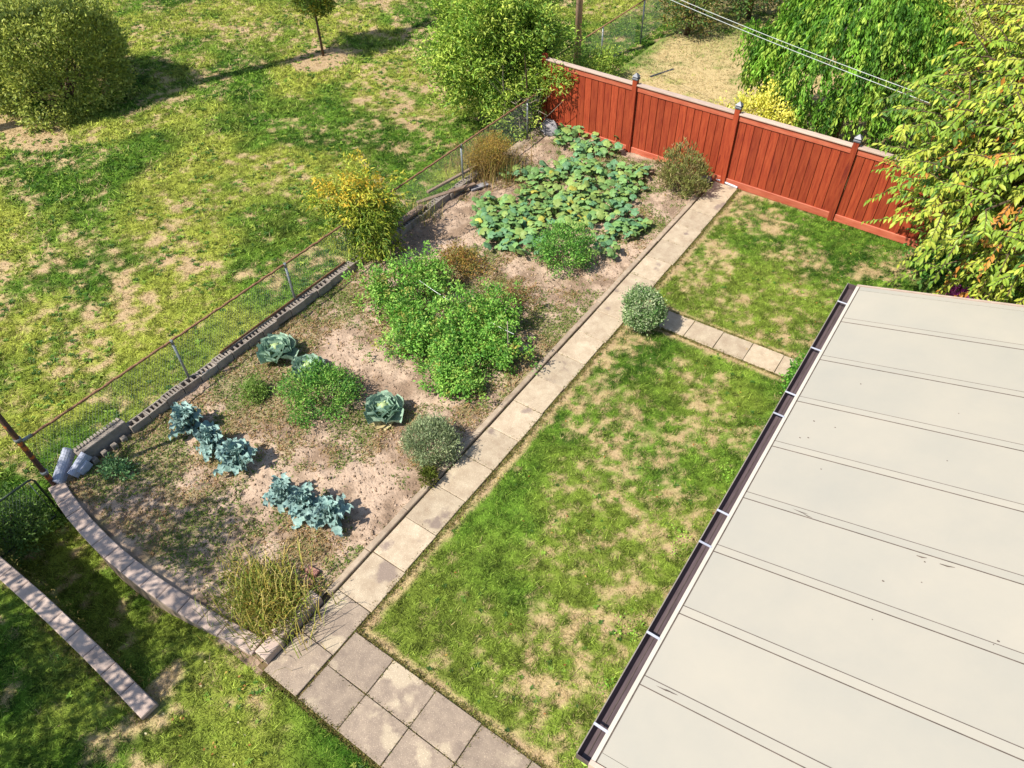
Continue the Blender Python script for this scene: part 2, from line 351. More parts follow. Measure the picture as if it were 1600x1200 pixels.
def sheet(name, x0, x1, y0, y1, step, zf, colf, mat, mask=None, parent=None, **p):
    xs = np.arange(x0, x1 + step * .5, step) if step < x1 - x0 else np.array([x0, x1]); ys = np.arange(y0, y1 + step * .5, step) if step < y1 - y0 else np.array([y0, y1])
    xs[-1] = x1; ys[-1] = y1
    X, Y = np.meshgrid(xs, ys, indexing='ij'); x = X.ravel(); y = Y.ravel(); z = zf(x, y) * np.ones_like(x)
    i = (np.arange(len(xs) - 1)[:, None] * len(ys) + np.arange(len(ys) - 1)[None]).ravel()
    F = np.stack([i, i + len(ys), i + len(ys) + 1, i + 1], 1)
    V = np.stack([x, y, z], 1)
    if mask is not None:
        cx = V[F].mean(1); F = F[mask(cx[:, 0], cx[:, 1])]
    return link(name, np_mesh(name, V, F, mat, colf(x, y), smooth=True), parent, kind='structure', **p)

def blades(name, label, x0, x1, y0, y1, dens, zf, dryf, h, w, mask=None, yel=.35, seed=0, keep_dry=.55, hvar=.5):
    n = int((x1 - x0) * (y1 - y0) * dens)
    x = rng.uniform(x0, x1, n); y = rng.uniform(y0, y1, n)
    k = inview(np.stack([x, y, zf(x, y) * np.ones_like(x)], 1), 60)
    if mask is not None: k &= mask(x, y)
    x, y = x[k], y[k]; dr = dryf(x, y)
    tuft = fbm(x, y, 9, 2, 31 + seed)
    k = rng.random(len(x)) < (1 - keep_dry * dr) * (.45 + .9 * sstep(.3, .6, tuft)); x, y, dr, tuft = x[k], y[k], dr[k], tuft[k]
    n = len(x); z = zf(x, y) * np.ones(n) - .004
    g, _ = turf_col(x, y, dr, yel, seed)
    isdry = rng.random(n) < np.clip(dr * 1.2 - .05, 0, 1)
    c = np.where(isdry[:, None], G_STRAW * rng.uniform(.6, 1.35, (n, 1)), g * (rng.uniform(.45, 1.45, (n, 1)) * (.55 + .9 * sstep(.3, .7, fbm(x, y, 11, 2, 55)))[:, None]) + (rng.random((n, 1)) < .14) * G_LIGHT * .8)
    hh = h * rng.uniform(1 - hvar, 1 + hvar, n) * (1 - .5 * dr) * (.7 + .6 * sstep(.35, .65, tuft)); a = rng.uniform(0, 2 * np.pi, n); ln = rng.uniform(.5, 2.2, n) * hh; la = rng.uniform(0, 2 * np.pi, n)
    ww = w * rng.uniform(.6, 1.3, n) / 2
    V = np.empty((n, 3, 3))
    V[:, 0] = np.stack([x - np.cos(a) * ww, y - np.sin(a) * ww, z], 1); V[:, 1] = np.stack([x + np.cos(a) * ww, y + np.sin(a) * ww, z], 1)
    V[:, 2] = np.stack([x + np.cos(la) * ln, y + np.sin(la) * ln, z + hh], 1)
    F = np.arange(n * 3).reshape(-1, 3)
    o = link(name, np_mesh(name, V.reshape(-1, 3), F, M_GRASS, np.repeat(c, 3, 0)))
    return tag(o, label, 'grass', None, 'stuff')

# ------------------------------------------------------------------ THE SETTING
bmat = tone_mat('far_turf', G_MID, G_STRAW, .3, .95, .2, 20, .05)
link('ground', MB().add([(-600, -600, -1.6), (600, -600, -1.6), (600, 600, -1.6), (-600, 600, -1.6)], [(0, 1, 2, 3)]).mesh('ground', bmat), kind='structure')
def col_of(dryf, yel=.35, seed=0, dark=.85): return lambda x, y: turf_col(x, y, dryf(x, y), yel, seed)[1] * dark
# park beyond the wire fence
sheet('park_lawn', -46, -11.22, -3, 45, .11, lambda x, y: zpark(x, y), col_of(dry_park, .85, 2), M_GROUND)
sheet('park_lawn_far', -46, 60, 45, 160, 5, lambda x, y: zpark(x, y * 0 + 40), col_of(dry_park, .85, 2), M_GROUND)
sheet('park_lawn_side', -160, -46, -60, 160, 6, lambda x, y: zpark(x, y), col_of(dry_park, .85, 2), M_GROUND)
sheet('park_lawn_near', -46, -11.22, -60, -3, 3, lambda x, y: zpark(x, y), col_of(dry_park, .85, 2), M_GROUND)
# yard behind the red fence
def znb(x, y): return 0.0 + .04 * (fbm(x, y, .8, 3, 4) - .5) - .1 * sstep(28, 40, y)
sheet('neighbour_lawn', -11.22, 40, 17.56, 45, .14, znb, col_of(dry_nb, .5, 4, .95), M_GROUND)
# the back lawn, the side lawn and the sunken strip between the two low walls
sheet('back_lawn', -4.86, 8, 2.3, 17.56, .08, lambda x, y: .0 + .02 * (fbm(x, y, 1.2, 3, 4) - .5), col_of(dry_lawn), M_GROUND)
sheet('side_lawn', -11.22, 8, -12, 1.2, .1, lambda x, y: -.015 + x * 0, col_of(dry_side, .6, 6), M_GROUND, mask=lambda x, y: (y < .02) | (x > -6.4))
sheet('sunken_lawn', -11.22, -6.4, .02, 1.5, .08, lambda x, y: zcorr(x, y) - .015, col_of(dry_side, .5, 6), M_GROUND)

# garden soil
SOIL_A = lin('#cfb49b', .66); SOIL_B = lin('#a78d76', .58); SOIL_G = lin('#8b8a4c', .55); SOIL_D = lin('#b98c68', .6)
WEED_SP = [(250, 780, 60, .3), (300, 850, 60, .2), (470, 720, 30, .1), (420, 600, 40, .35), (470, 500, 40, .2), (540, 470, 40, .3), (590, 700, 40, .25), (640, 740, 30, .25), (560, 690, 30, .3), (720, 640, 30, .15), (800, 640, 30, .3), (830, 590, 30, .45), (860, 560, 30, .4), (700, 410, 30, .5), (745, 430, 30, .3), (780, 470, 30, .3),
           (880, 480, 40, .3), (480, 840, 30, .3), (560, 880, 40, .35), (1010, 350, 30, .25), (930, 430, 20, .2), (180, 730, 30, .5), (240, 690, 30, .5), (400, 560, 30, .3), (360, 620, 25, .4), (640, 660, 20, .3), (1000, 310, 30, .2), (850, 240, 30, .4), (960, 250, 30, .3),
           (560, 760, 40, -.5), (620, 800, 40, -.5), (600, 590, 40, -.35), (690, 370, 40, -.6), (720, 350, 40, -.6), (840, 240, 30, -.2), (1040, 330, 30, -.4), (960, 430, 30, -.5), (860, 440, 30, -.3), (820, 420, 20, -.4), (340, 800, 60, -.05), (400, 860, 40, -.2), (500, 700, 30, -.3), (690, 600, 20, -.2), (540, 540, 30, -.3), (330, 640, 20, -.3)]
def weediness(x, y):
    return np.clip(.55 * fbm(x, y, 1.3, 4, 21) + .45 * fbm(x, y, 5, 3, 22) + spots(x, y, WEED_SP) * .55, 0, 1.2)
def zsoil(x, y):
    return .04 + .07 * (fbm(x, y, 2.2, 4, 23) - .5) + .075 * (fbm(x, y, 8, 4, 24) - .5)
def soilcol(x, y):
    w = weediness(x, y)
    c = mixc(SOIL_B, SOIL_A, sstep(.3, .65, fbm(x, y, 2.5, 4, 25))); return mixc(c, SOIL_G, .55 * sstep(.5, .72, w))
sheet('corner_soil', -6.4, -5.46, 1.18, 1.5, .05, lambda x, y: x * 0 - .006, soilcol, M_SOIL)
sheet('garden_soil', -10.97, -5.58, 1.3, 17.56, .045, zsoil, soilcol, M_SOIL)
MBs = MB().box(-11.22, -10.97, 1.5, 17.56, -.6, -.02).build('soil_verge', M_SOIL, None, kind='structure') if False else None
# bedding under paving
bed = MB().box(-5.6, -4.741, 1.255, 17.45, -.1, -.002).box(-4.74, 6, 1.255, 2.47, -.1, -.002).mesh('bed', tone_mat('joint_dirt', lin('#6e5a48', .6), lin('#8b7a58', .6), 12, .95, .4, 60, .05))
link('paving_bed', bed, None, kind='structure')

# ---- paving slabs
path = link('garden_path', None, None, kind='structure')
def slab(parent, x0, x1, y0, y1, mat, name='paving_slab', t=.045):
    mb = MB(); zt = .035 + random.uniform(-.006, .006)
    mb.box(-(x1 - x0) / 2 + .006, (x1 - x0) / 2 - .006, -(y1 - y0) / 2 + .006, (y1 - y0) / 2 - .006, -t, 0, .006)
    o = mb.build(name, mat, parent); o.location = ((x0 + x1) / 2, (y0 + y1) / 2, zt)
    o.rotation_euler = (random.uniform(-.006, .006), random.uniform(-.006, .006), random.uniform(-.008, .008)); return o
ys = [1.26, 1.99] + [1.99 + .805 * k for k in range(1, 20)]
ys_path = list(ys)
for a, b in zip(ys[:-1], ys[1:]):
    if b < 17.35: slab(path, -5.46 + random.uniform(-.01, .01), -4.78 + random.uniform(-.02, .02), a, b, M_SLAB if a > 2.5 else M_PATIO)
xs = [-4.12, -3.5, -2.84, -2.19, -1.53, -.87, -.2, .46]
branch = link('side_path', None, None, kind='structure')
for a, b in zip([-4.76] + xs[:-1], xs): slab(branch, a, b, 11.11, 11.72, M_SLAB)
patio = link('patio', None, None, kind='structure')
xs = [-4.76, -4.0, -3.21, -2.42, -1.6, -.8, 0, .8, 1.6, 2.4]
for a, b in zip(xs[:-1], xs[1:]):
    slab(patio, a, b, 1.26, 1.845, M_PATIO); slab(patio, a, b, 1.845, 2.445, M_PATIO)

# ---- kerb along the bed
kerb = link('bed_kerb', None, None, kind='structure')
y = 2.66
while y < 16.3:
    L = random.uniform(.85, 1.0); e = min(y + L, 16.35); mb = MB().box(-.055, .055, 0, e - y - .008, -.1, .075, .012)
    o = mb.build('kerb_stone', M_CURB, kerb); o.location = (-5.535 + random.uniform(-.008, .008), y, random.uniform(-.006, .004)); o.rotation_euler = (0, random.uniform(-.03, .03), random.uniform(-.006, .006)); y = e

# ---- retaining walls
def walls():
    w = thing('retaining_wall', 'long bowed low wall with pinkish coping along the near end of the vegetable bed', 'wall', (0, 0, 0), 'low garden walls')
    cx = np.array([-11.0, -9.93, -8.6, -7.1, -5.78]); cy = np.array([1.44, 1.26, 1.17, 1.27, 1.44])
    f = lambda x: np.interp(x, np.linspace(-11, -5.78, 60), np.polyval(np.polyfit(cx, cy, 3), np.linspace(-11, -5.78, 60)))
    xs = [-11.0]
    while xs[-1] < -6.2: xs.append(xs[-1] + random.uniform(.36, .46))
    xs[-1] = -5.75
    body = MB()
    for a, b in zip(xs[:-1], xs[1:]):
        m = (a + b) / 2; an = math.atan2(f(b) - f(a), b - a); L = math.hypot(b - a, f(b) - f(a))
        mb = MB().box(-L / 2 + .004, L / 2 - .004, -.135, .135, -.07, 0, .012, .002)
        o = mb.build('coping_block', M_COPING, w); o.location = (m, f(m), .13 + random.uniform(-.004, .004)); o.rotation_euler = (0, 0, an)
        ca, sa = math.cos(an), math.sin(an)
        vs = []
        for z in (-1.15, .058):
            for u, v in ((-L / 2, -.115), (L / 2, -.115), (L / 2, .115), (-L / 2, .115)): vs.append((m + u * ca - v * sa, f(m) + u * sa + v * ca, z))
        body.add(vs, [(3, 2, 1, 0), (4, 5, 6, 7), (0, 1, 5, 4), (1, 2, 6, 5), (2, 3, 7, 6), (3, 0, 4, 7)])
    body.build('wall_face', M_CURB, w)
    w2 = thing('retaining_wall', 'straight low wall with grey pink coping standing free in the shaded lawn at the left', 'wall', (0, 0, 0), 'low garden walls')
    x = -6.3; body = MB(); f2 = lambda x: -.03 + .05 * (1 - ((x + 8.6) / 2.3) ** 2)
    while x > -12.2:
        L = random.uniform(.42, .66); m = x - L / 2; an = math.atan2(f2(x) - f2(x - L), L)
        mb = MB().box(-L / 2 + .004, L / 2 - .004, -.12, .12, -.07, 0, .012, .002)
        o = mb.build('coping_block', M_COPING, w2); o.location = (m, f2(m), .12 + random.uniform(-.005, .005)); o.rotation_euler = (0, 0, an)
        x -= L
    body.box(-12.2, -6.33, -.1, .11, -1.15, .049); body.build('wall_face', M_BLOCK, w2)
    # raised planter blocks beside the path
    p = thing('planter_edge', 'row of four raised concrete blocks at the near corner of the bed beside the path', 'block edging', (0, 0, 0))
    yy = 1.36
    for i, (L, dx, h) in enumerate([(.36, .035, .2), (.28, -.02, .18), (.28, 0, .18), (.24, 0, .19)]):
        mb = MB().box(-.11, .11, 0, L - .012, -.25, 0, .012, .003); o = mb.build('edging_block', M_COPING, p); o.location = (-5.62 + dx, yy, h); o.rotation_euler = (0, 0, random.uniform(-.02, .02)); yy += L
    b = thing('brick_pile', 'two reddish bricks laid at the end of the kerb in the weeds', 'bricks', (-5.95, 2.62, .03))
    for i, (dx, dy, r) in enumerate([(0, 0, -.1), (-.06, .16, .15)]):
        o = MB().box(-.11, .11, -.05, .05, 0, .07, .006, .002).build('brick', M_BRICK, b); o.location = (dx, dy, 0); o.rotation_euler = (0, 0, r)
walls()

# ---- cinder block wall under the wire fence
def block_wall():
    w = thing('cinder_block_wall', 'low wall of hollow cinder blocks along the foot of the wire fence', 'wall')
    def hollow(L, Wd, H, n):
        mb = MB(); e = .03
        mb.box(0, L, 0, e, 0, H, .004, .002); mb.box(0, L, Wd - e, Wd, 0, H, .004, .002)
        for k in range(n + 1):
            x = k * (L - e) / n; mb.box(x, x + e, e + .001, Wd - e - .001, .0, H - .006)
        mb.box(e, L - e, e, Wd - e, 0.004, H * .35)
        return mb
    y = 2.95; i = 0
    meshes = [hollow(.39, .19, .19, n).mesh('block', M_BLOCK) for n in (3, 4, 5)]
    while y < 15.0:
        o = link('cinder_block', meshes[i % 3], w); o.rotation_euler = (0, random.uniform(-.03, .03), math.pi / 2 + random.uniform(-.03, .03))
        o.location = (-10.93 + random.uniform(-.02, .02), y, .03 + random.uniform(-.015, .02)); y += .405; i += 1
    f = MB().box(-11.24, -10.985, 1.6, 17.4, -1.1, .02); f.build('footing', M_CURB, w)
    o = MB().box(-11.2, -11.02, 2.0, 2.95, -.0, .33, .01, .003)
    for k in range(14): o.box(-11.205, -11.12, 2.02 + k * .066, 2.02 + k * .066 + .04, .332, .36)
    o.build('upright_block', M_BLOCK, w)
    mb = MB()
    for k in range(4): mb.box(-10.98, -10.88, 2.1 + k * .2, 2.1 + k * .2 + .1, .0, .14, .01)
    mb.build('block_stub', M_BLOCK, w)
block_wall()
def straight(name, label, cat, p, q, w, h, mat, group=None, roll=0):
    p = np.array(p, float); q = np.array(q, float); L = float(np.linalg.norm(q - p))
    o = MB().box(-L / 2, L / 2, -w / 2, w / 2, 0, h, min(.008, h * .3), .002).build(name, mat); m = (p + q) / 2
    d = q - p; o.location = m; o.rotation_euler = (roll, -math.asin(d[2] / L), math.atan2(d[1], d[0])); return tag(o, label, cat, group)
straight('rusty_edging', 'long rusty steel edging strip lying on the block wall below the middle fence post', 'edging', (-11.1, 5.2, .24), (-11.12, 8.9, .24), .03, .05, M_RUST)
straight('timber_board', 'short weathered timber board lying by the fence above the squash leaves', 'board', at(652, 318, .2), at(742, 288, .2), .12, .05, M_TIMBER)
straight('timber_board', 'longer grey timber lying against the foot of the fence near the dried weeds', 'board', at(668, 302, .25), at(775, 244, .25), .08, .06, M_TIMBER)
straight('timber_board', 'split grey plank on the block wall just right of the yellow leaved shrub', 'board', at(620, 352, .25), at(662, 322, .25), .2, .05, M_TIMBER)
straight('flat_stone', 'pale flat stone lying at the upper left edge of the squash patch', 'stone', at(735, 297, .08), at(762, 288, .08), .18, .05, M_STONE)

# ---- grey fallen concrete posts in the corner
def cpost(label, p, q, w):
    p = np.array(p); q = np.array(q); L = float(np.linalg.norm(q - p)); mb = MB(); n = 10
    prof = [(-w / 2, 0), (w / 2, 0)] + [(w / 2 * math.cos(a), .12 + w / 2 * math.sin(a)) for a in np.linspace(0, math.pi, 7)]
    k = len(prof); vs = [(0, a, b) for a, b in prof] + [(L, a, b) for a, b in prof]
    mb.add(vs, [tuple(range(k))[::-1], tuple(range(k, 2 * k))] + [(i, (i + 1) % k, k + (i + 1) % k, k + i) for i in range(k)])
    o = mb.build('concrete_post', M_BLUESTONE); d = (q - p) / L; o.location = p; o.rotation_euler = (0, -math.asin(d[2]), math.atan2(d[1], d[0])); tag(o, label, 'post', 'grey concrete posts in the corner')
cpost('upright leaning grey concrete post with rounded top beside the tall rusty post', at(94, 758, .05), at(112, 706, .22), .17)
cpost('shorter grey concrete post lying against the cinder block wall', at(118, 745, .05), at(140, 712, .2), .14)
cpost('small broken grey concrete stub in front of the leaning posts', at(128, 742, .02), at(142, 724, .08), .13)

# ---- wire fence
def mesh_fence(parent, x, y0, y1, z0, z1, s=.062, r=.0022):
    """woven diamonds: zigzag wires as thin three-sided rods"""
    nz = int((z1 - z0) / s); P = []; Q = []
    for k in range(int((y1 - y0) / s)):
        yb = y0 + k * s
        for j in range(nz):
            a = (x, yb + (s / 2 if j % 2 else 0), z0 + j * s); b = (x, yb + (0 if j % 2 else s / 2), z0 + (j + 1) * s)
            P.append(a); Q.append(b); P.append((x + .003, a[1] + (0 if j % 2 else s), a[2])); Q.append((x + .003, b[1] + (s if j % 2 else 0), b[2]))
    P = np.array(P); Q = np.array(Q); n = len(P); d = unit(Q - P); u = np.tile([1.0, 0, 0], (n, 1)); w = np.cross(d, u)
    V = np.empty((n, 6, 3))
    for k in range(3):
        a = 2 * math.pi * k / 3; o = (u * math.cos(a) + w * math.sin(a)) * r; V[:, k] = P + o; V[:, 3 + k] = Q + o
    i = np.arange(n)[:, None] * 6
    F = np.concatenate([i + [0, 1, 4, 3], i + [1, 2, 5, 4], i + [2, 0, 3, 5]], 1).reshape(-1, 4)
    return link('wire_mesh', np_mesh('wire_mesh', V.reshape(-1, 3), F, M_WIRE), parent, kind='stuff')
def rope_rail(mb, x, y0, y1, z, r, sag=0):
    n = int((y1 - y0) / .12); pts = [(x + .006 * math.sin(i * 1.7), y0 + (y1 - y0) * i / n, z + .006 * math.cos(i * 2.3)) for i in range(n + 1)]
    mb.tube(pts, [r * (1.25 if i % 2 else .9) for i in range(n + 1)], 6)
def wire_fence():
    f = thing('chain_link_fence', 'galvanised chain link fence with rusty top rail between the bed and the park', 'fence')
    for y in (4.42, 7.3, 10.4, 13.46, 16.6):
        MB().tube([(-11.12, y, -.1), (-11.1, y, 1.17)], .027, 10).build('fence_post', M_GALV, f, True)
        o = MB().tube([(-11.1, y, 1.12), (-11.1, y, 1.22)], [.035, .03], 10).build('post_cap', M_GALV, f, True)
    mb = MB(); rope_rail(mb, -11.1, 1.5, 17.3, 1.2, .022); mb.build('top_rail', M_RUST, f, True)
    mesh_fence(f, -11.13, 1.5, 17.3, .12, 1.2)
    p = thing('fence_post', 'tall dark rust streaked corner post at the left end of the wire fence', 'post')
    MB().tube([(-11.02, 1.42, -1), (-11.0, 1.42, 3.4)], .045, 12).build('shaft', M_RUSTY, p, True)
    for z in (.45, 1.33): MB().tube([(-11.01, 1.42, z), (-11.0, 1.42, z + .07)], .058, 12).build('clamp_band', M_GALV, p, True)
    MB().tube([(-11.0, 1.42, 1.3), (-11.06, 1.62, 1.24)], .03, 8).build('rail_end', M_GALV, p, True)
    g = thing('fence_gate', 'low dark tubular wire gate closing the sunken strip at the left edge', 'gate')
    a = at(95, 800, -.95); x = a[0]; y1 = a[1]; zt = .12
    MB().tube([(x, y1, -1), (x, y1, zt - .08), (x, y1 - .03, zt - .02), (x, y1 - .1, zt), (x, y1 - 1.15, zt), (x, y1 - 1.22, zt - .05), (x, y1 - 1.22, -.95), (x, y1 - .1, -.95)], .02, 8).build('gate_frame', tone_mat('dark_green_tube', lin('#2f3a30', .7), lin('#55604e', .7), 8, .5, .1), g, True)
    MB().tube([(x, y1 - .09, -.95), (x, y1 - .09, zt - .05)], .008, 6).build('stretcher_bar', M_GALV, g, True)
    mesh_fence(g, x, y1 - 1.2, y1 - .1, -.93, zt)
    # second run beyond the red fence
    f2 = thing('chain_link_fence', 'far chain link fence running away behind the red wooden fence', 'fence')
    b = at(1004, 57, 0); X = -11.75
    for y in (19.2, 22.1, 25.1, 28.1, 31.1):
        MB().tube([(X, y, -.1), (X, y, 1.42)], .028, 8).build('fence_post', M_GALV, f2, True)
    MB().tube([(X, 17.9, 1.42), (X, 33, 1.42)], .022, 6).build('top_rail', M_RUST, f2, True)
    mesh_fence(f2, X, 17.9, 33, .05, 1.4, .07)
wire_fence()

# ---- red wooden fence
def red_fence():
    f = thing('wooden_fence', 'tall red stained board fence with pale cap rail and dark post caps', 'fence')
    fy = lambda x: 17.52 - .055 * (x + 8.2)
    an = math.atan(-.055)
    posts = [-11.2, -8.2, -5.25, -2.3, .65, 3.6]
    pm = MB().box(-.065, .065, -.065, .065, -.1, 2.12, .0).mesh('post', M_CEDAR)
    cm = MB().box(-.085, .085, -.085, .085, 2.12, 2.16, .006).box(-.068, .068, -.068, .068, 2.16, 2.2, .0)
    cm.add([(-.085, -.085, 2.2), (.085, -.085, 2.2), (.085, .085, 2.2), (-.085, .085, 2.2), (0, 0, 2.29)], [(3, 2, 1, 0), (0, 1, 4), (1, 2, 4), (2, 3, 4), (3, 0, 4)])
    cm = cm.mesh('cap', M_DARKCAP)
    for i, x in enumerate(posts):
        o = link('post', pm, f); o.location = (x, fy(x) - .03, 0); o.rotation_euler = (0, 0, an)
        if i: o = link('post_cap', cm, f); o.location = (x, fy(x) - .03, 0); o.rotation_euler = (0, 0, an)
    n = 13
    for a, b in zip(posts[:-1], posts[1:]):
        a2, b2 = a + .07, b - .07; w = (b2 - a2) / n
        meshes = [MB().box(-w / 2 + .008, w / 2 - .008, -.012, .012, .2, 1.82, .0).mesh('board', M_CEDAR) for _ in range(1)]
        for k in range(n):
            x = a2 + w * (k + .5); o = link('board', meshes[0], f); o.location = (x, fy(x) + random.uniform(-.006, .006), 0); o.rotation_euler = (0, 0, an + random.uniform(-.01, .01))
        m = (a2 + b2) / 2; L = (b2 - a2) / math.cos(an)
        backing = MB().box(-L / 2 + .002, L / 2 - .002, .024, .04, .15, 1.85).mesh('rail', M_CEDAR)
        o = link('back_rail', backing, f); o.location = (m, fy(m), 0); o.rotation_euler = (0, 0, an)
        for nm, z0, z1, d in (('kick_board', .02, .2, .045), ('top_rail', 1.8, 1.96, .04)):
            o = MB().box(-L / 2, L / 2, -d, d * .4, z0, z1, .006).build(nm, M_CEDARL, f); o.location = (m, fy(m), 0); o.rotation_euler = (0, 0, an)
        o = MB().box(-L / 2, L / 2, -.075, .085, 1.964, 2.0, .006).build('cap_rail', M_CAPW, f); o.location = (m, fy(m) - .01, 0); o.rotation_euler = (0, 0, an)
red_fence()
straight('drain_pipe', 'thin white and grey pipe lying along the foot of the red fence', 'pipe', at(1100, 272, .08), at(1152, 294, .05), .05, .04, M_STRAP)
straight('shadow_strip', 'short dark strip standing in for a shadow on the dry lawn behind the red fence post', 'strip', at(1016, 120, .01), at(1053, 108, .01), .08, .02, M_SHADOW)  # no real object: dark strip laid on the grass as a painted cast shadow

# ---- patio roof
def roof():
    r = thing('patio_roof', 'large ivory panelled patio roof with brown gutter at the right', 'roof', (0, 0, 0))
    x0, x1 = -.72, 4.6; z0 = 2.62; sl = .255; zf = lambda x: z0 + (x - x0) * sl
    seams = [2.21, 3.12, 4.07, 5.02, 5.95, 6.96, 7.95, 8.97, 10.01, 10.96]
    def panel(a, b, xa, xb, dz0, dz1, c=0):
        vs = []
        for dz in (dz0, dz1):
            for x, y in ((xa, a), (xb, a), (xb, b), (xa, b)): vs.append((x, y, zf(x) + dz))
        return MB().add(vs, [(3, 2, 1, 0), (4, 5, 6, 7), (0, 1, 5, 4), (1, 2, 6, 5), (2, 3, 7, 6), (3, 0, 4, 7)])
    for a, b in zip(seams[:-1], seams[1:]):
        panel(a + .055, b - .055, x0 + .06, x1, -.08, 0).build('roof_panel', M_ROOF, r)
    for i, s in enumerate(seams):
        o = panel(s - .055 + .0055, s + .055 - .0055, x0 + .06, x1, -.08, .006).build('seam_strip', M_ROOF, r)
        if 0 < i < len(seams) - 1:
            mb = MB()
            for e in (-1, 1): 
                q = panel(s + e * .055 - .005, s + e * .055 + .005, x0 + .05, x1, -.07, .004); mb.add(q.v, q.f)
            mb.build('seam_line', M_SEAL, r)
    panel(2.15, 11.0, x0 - .0, x0 + .045, -.1, .012).build('eave_trim', M_TRIM, r)
    panel(2.15, 11.0, x0 + .046, x0 + .058, -.1, .004).build('eave_joint', M_SEAL, r)
    panel(11.018, 11.05, x0, x1, -.14, .02).build('end_trim', M_CAPW, r)
    panel(2.1, 2.148, x0, x1, -.14, .02).build('end_trim', M_CAPW, r)
    # gutter: open trough
    gx = x0 - .002; gw = .135; prof = [(gx, .0), (gx, -.1), (gx - gw * .75, -.1), (gx - gw, -.045), (gx - gw, .005), (gx - gw - .012, .005), (gx - gw - .012, -.055), (gx - gw * .78, -.112), (gx + .0, -.112)]
    zt = z0 + .0; n = len(prof); vs = []
    for y in (2.12, 11.02): vs += [(a, y, zt + b) for a, b in prof]
    mb = MB().add(vs, [(i, i + 1, n + i + 1, n + i) for i in range(n - 1)] ); mb.build('gutter', M_GUTTER, r)
    for y in (2.118, 11.022): MB().box(gx - gw - .01, gx, y - .004, y + .004, zt - .11, zt + .004).build('gutter_end', M_GUTTER, r)
    MB().box(gx - gw - .013, gx - gw - .002, 2.12, 11.02, zt + .006, zt + .012).build('gutter_lip', M_GUTL, r)
    MB().box(gx - gw * .45, gx - gw * .4, 2.2, 10.9, zt - .0995, zt - .09).build('gutter_fold', M_SEAL, r)
    for y in (2.46, 3.62, 5.0, 5.54, 7.5, 7.99, 9.11, 10.44):
        MB().box(gx - gw - .01, gx + .02, y - .014, y + .014, zt + .0145, zt + .02).build('gutter_strap', M_STRAP, r)
    for y in (2.4, 5.2, 8.0, 10.7): MB().box(-.55, -.45, y - .05, y + .05, 0, z0 - .05).build('roof_post', M_TRIM, r)
    MB().box(-.57, -.43, 2.2, 10.95, z0 - .2, z0 - .052).build('roof_beam', M_TRIM, r)
    MB().box(x1 - .12, x1, 2.2, 10.95, 0, zf(x1) - .09).build('rear_wall', M_CURB, r)
    # scuffs and grit left on the panels
    mb = MB()
    for px, py in [(1272, 658), (1305, 668), (1345, 600), (1440, 910), (1363, 968), (1380, 908), (1553, 1008), (1480, 720), (1263, 684), (1250, 684), (1498, 646), (1445, 878), (1560, 1002), (1283, 733)]:
        d = ray(px, py); t = (z0 - sl * x0 - CAM_H) / (d[2] - sl * d[0]); p = np.array([0, 0, CAM_H]) + d * t; s = random.uniform(.005, .012)
        mb.box(p[0] - s, p[0] + s, p[1] - s * .6, p[1] + s * .6, p[2] - .002, p[2] + .006, .003)
    for px, py, dx, dy in [(1040, 1078, 16, 7), (1050, 1082, 12, 6), (1252, 800, 14, 5), (1262, 806, 10, 5), (1480, 884, 12, 3), (1440, 870, 8, 2)]:
        Q = []
        for a, b in ((px - dx, py - dy), (px, py + 1), (px + dx, py + dy)):
            d = ray(a, b); t = (z0 - sl * x0 - CAM_H) / (d[2] - sl * d[0]); Q.append(np.array([0, 0, CAM_H]) + d * t + [0, 0, .003])
        mb.tube(Q, [.003, .008, .002], 5)
    mb.build('roof_grit', M_SEAL, r, kind='stuff')
roof()

# ---- cables and poles
def cable(label, p, q, r=.0075):
    p = np.array(p); q = np.array(q); n = 24
    pts = [p + (q - p) * t - np.array([0, 0, .25 * 4 * t * (1 - t)]) for t in np.linspace(0, 1, n)]
    o = MB().tube(pts, r, 6).build('overhead_cable', M_CABLE, None, True); tag(o, label, 'cable', 'pale cables over the neighbouring yard')
c0 = at(1060, -12, 5.3); c1 = at(1500, 163, 4.6)
def ext(a, b, k0, k1): d = b - a; return a - d * k0, b + d * k1
for dp, lb in ((0, 'lower of the two pale overhead cables crossing the weeping tree'), (1, 'upper of the two pale overhead cables crossing the weeping tree')):
    a = at(1066 + 16 * dp, -10, 4.0); b = at(1485, 165 - 10 * dp, 3.7); a, b = ext(a, b, 1.2, .25); cable(lb, a, b)
pp = thing('utility_pole', 'reddish brown wooden utility pole rising behind the bush at the corner of the red fence', 'pole', (0, 0, 0))
b = at(902, 84, .2)
MB().tube([(b[0], b[1], -.5), (b[0], b[1], 6), (b[0] - .05, b[1], 10.5)], [.12, .11, .1], 14).build('pole_shaft', M_POLE, pp, True)
MB().box(b[0] - .9, b[0] + .9, b[1] - .05, b[1] + .05, 9.7, 9.82).build('cross_arm', M_POLE, pp)
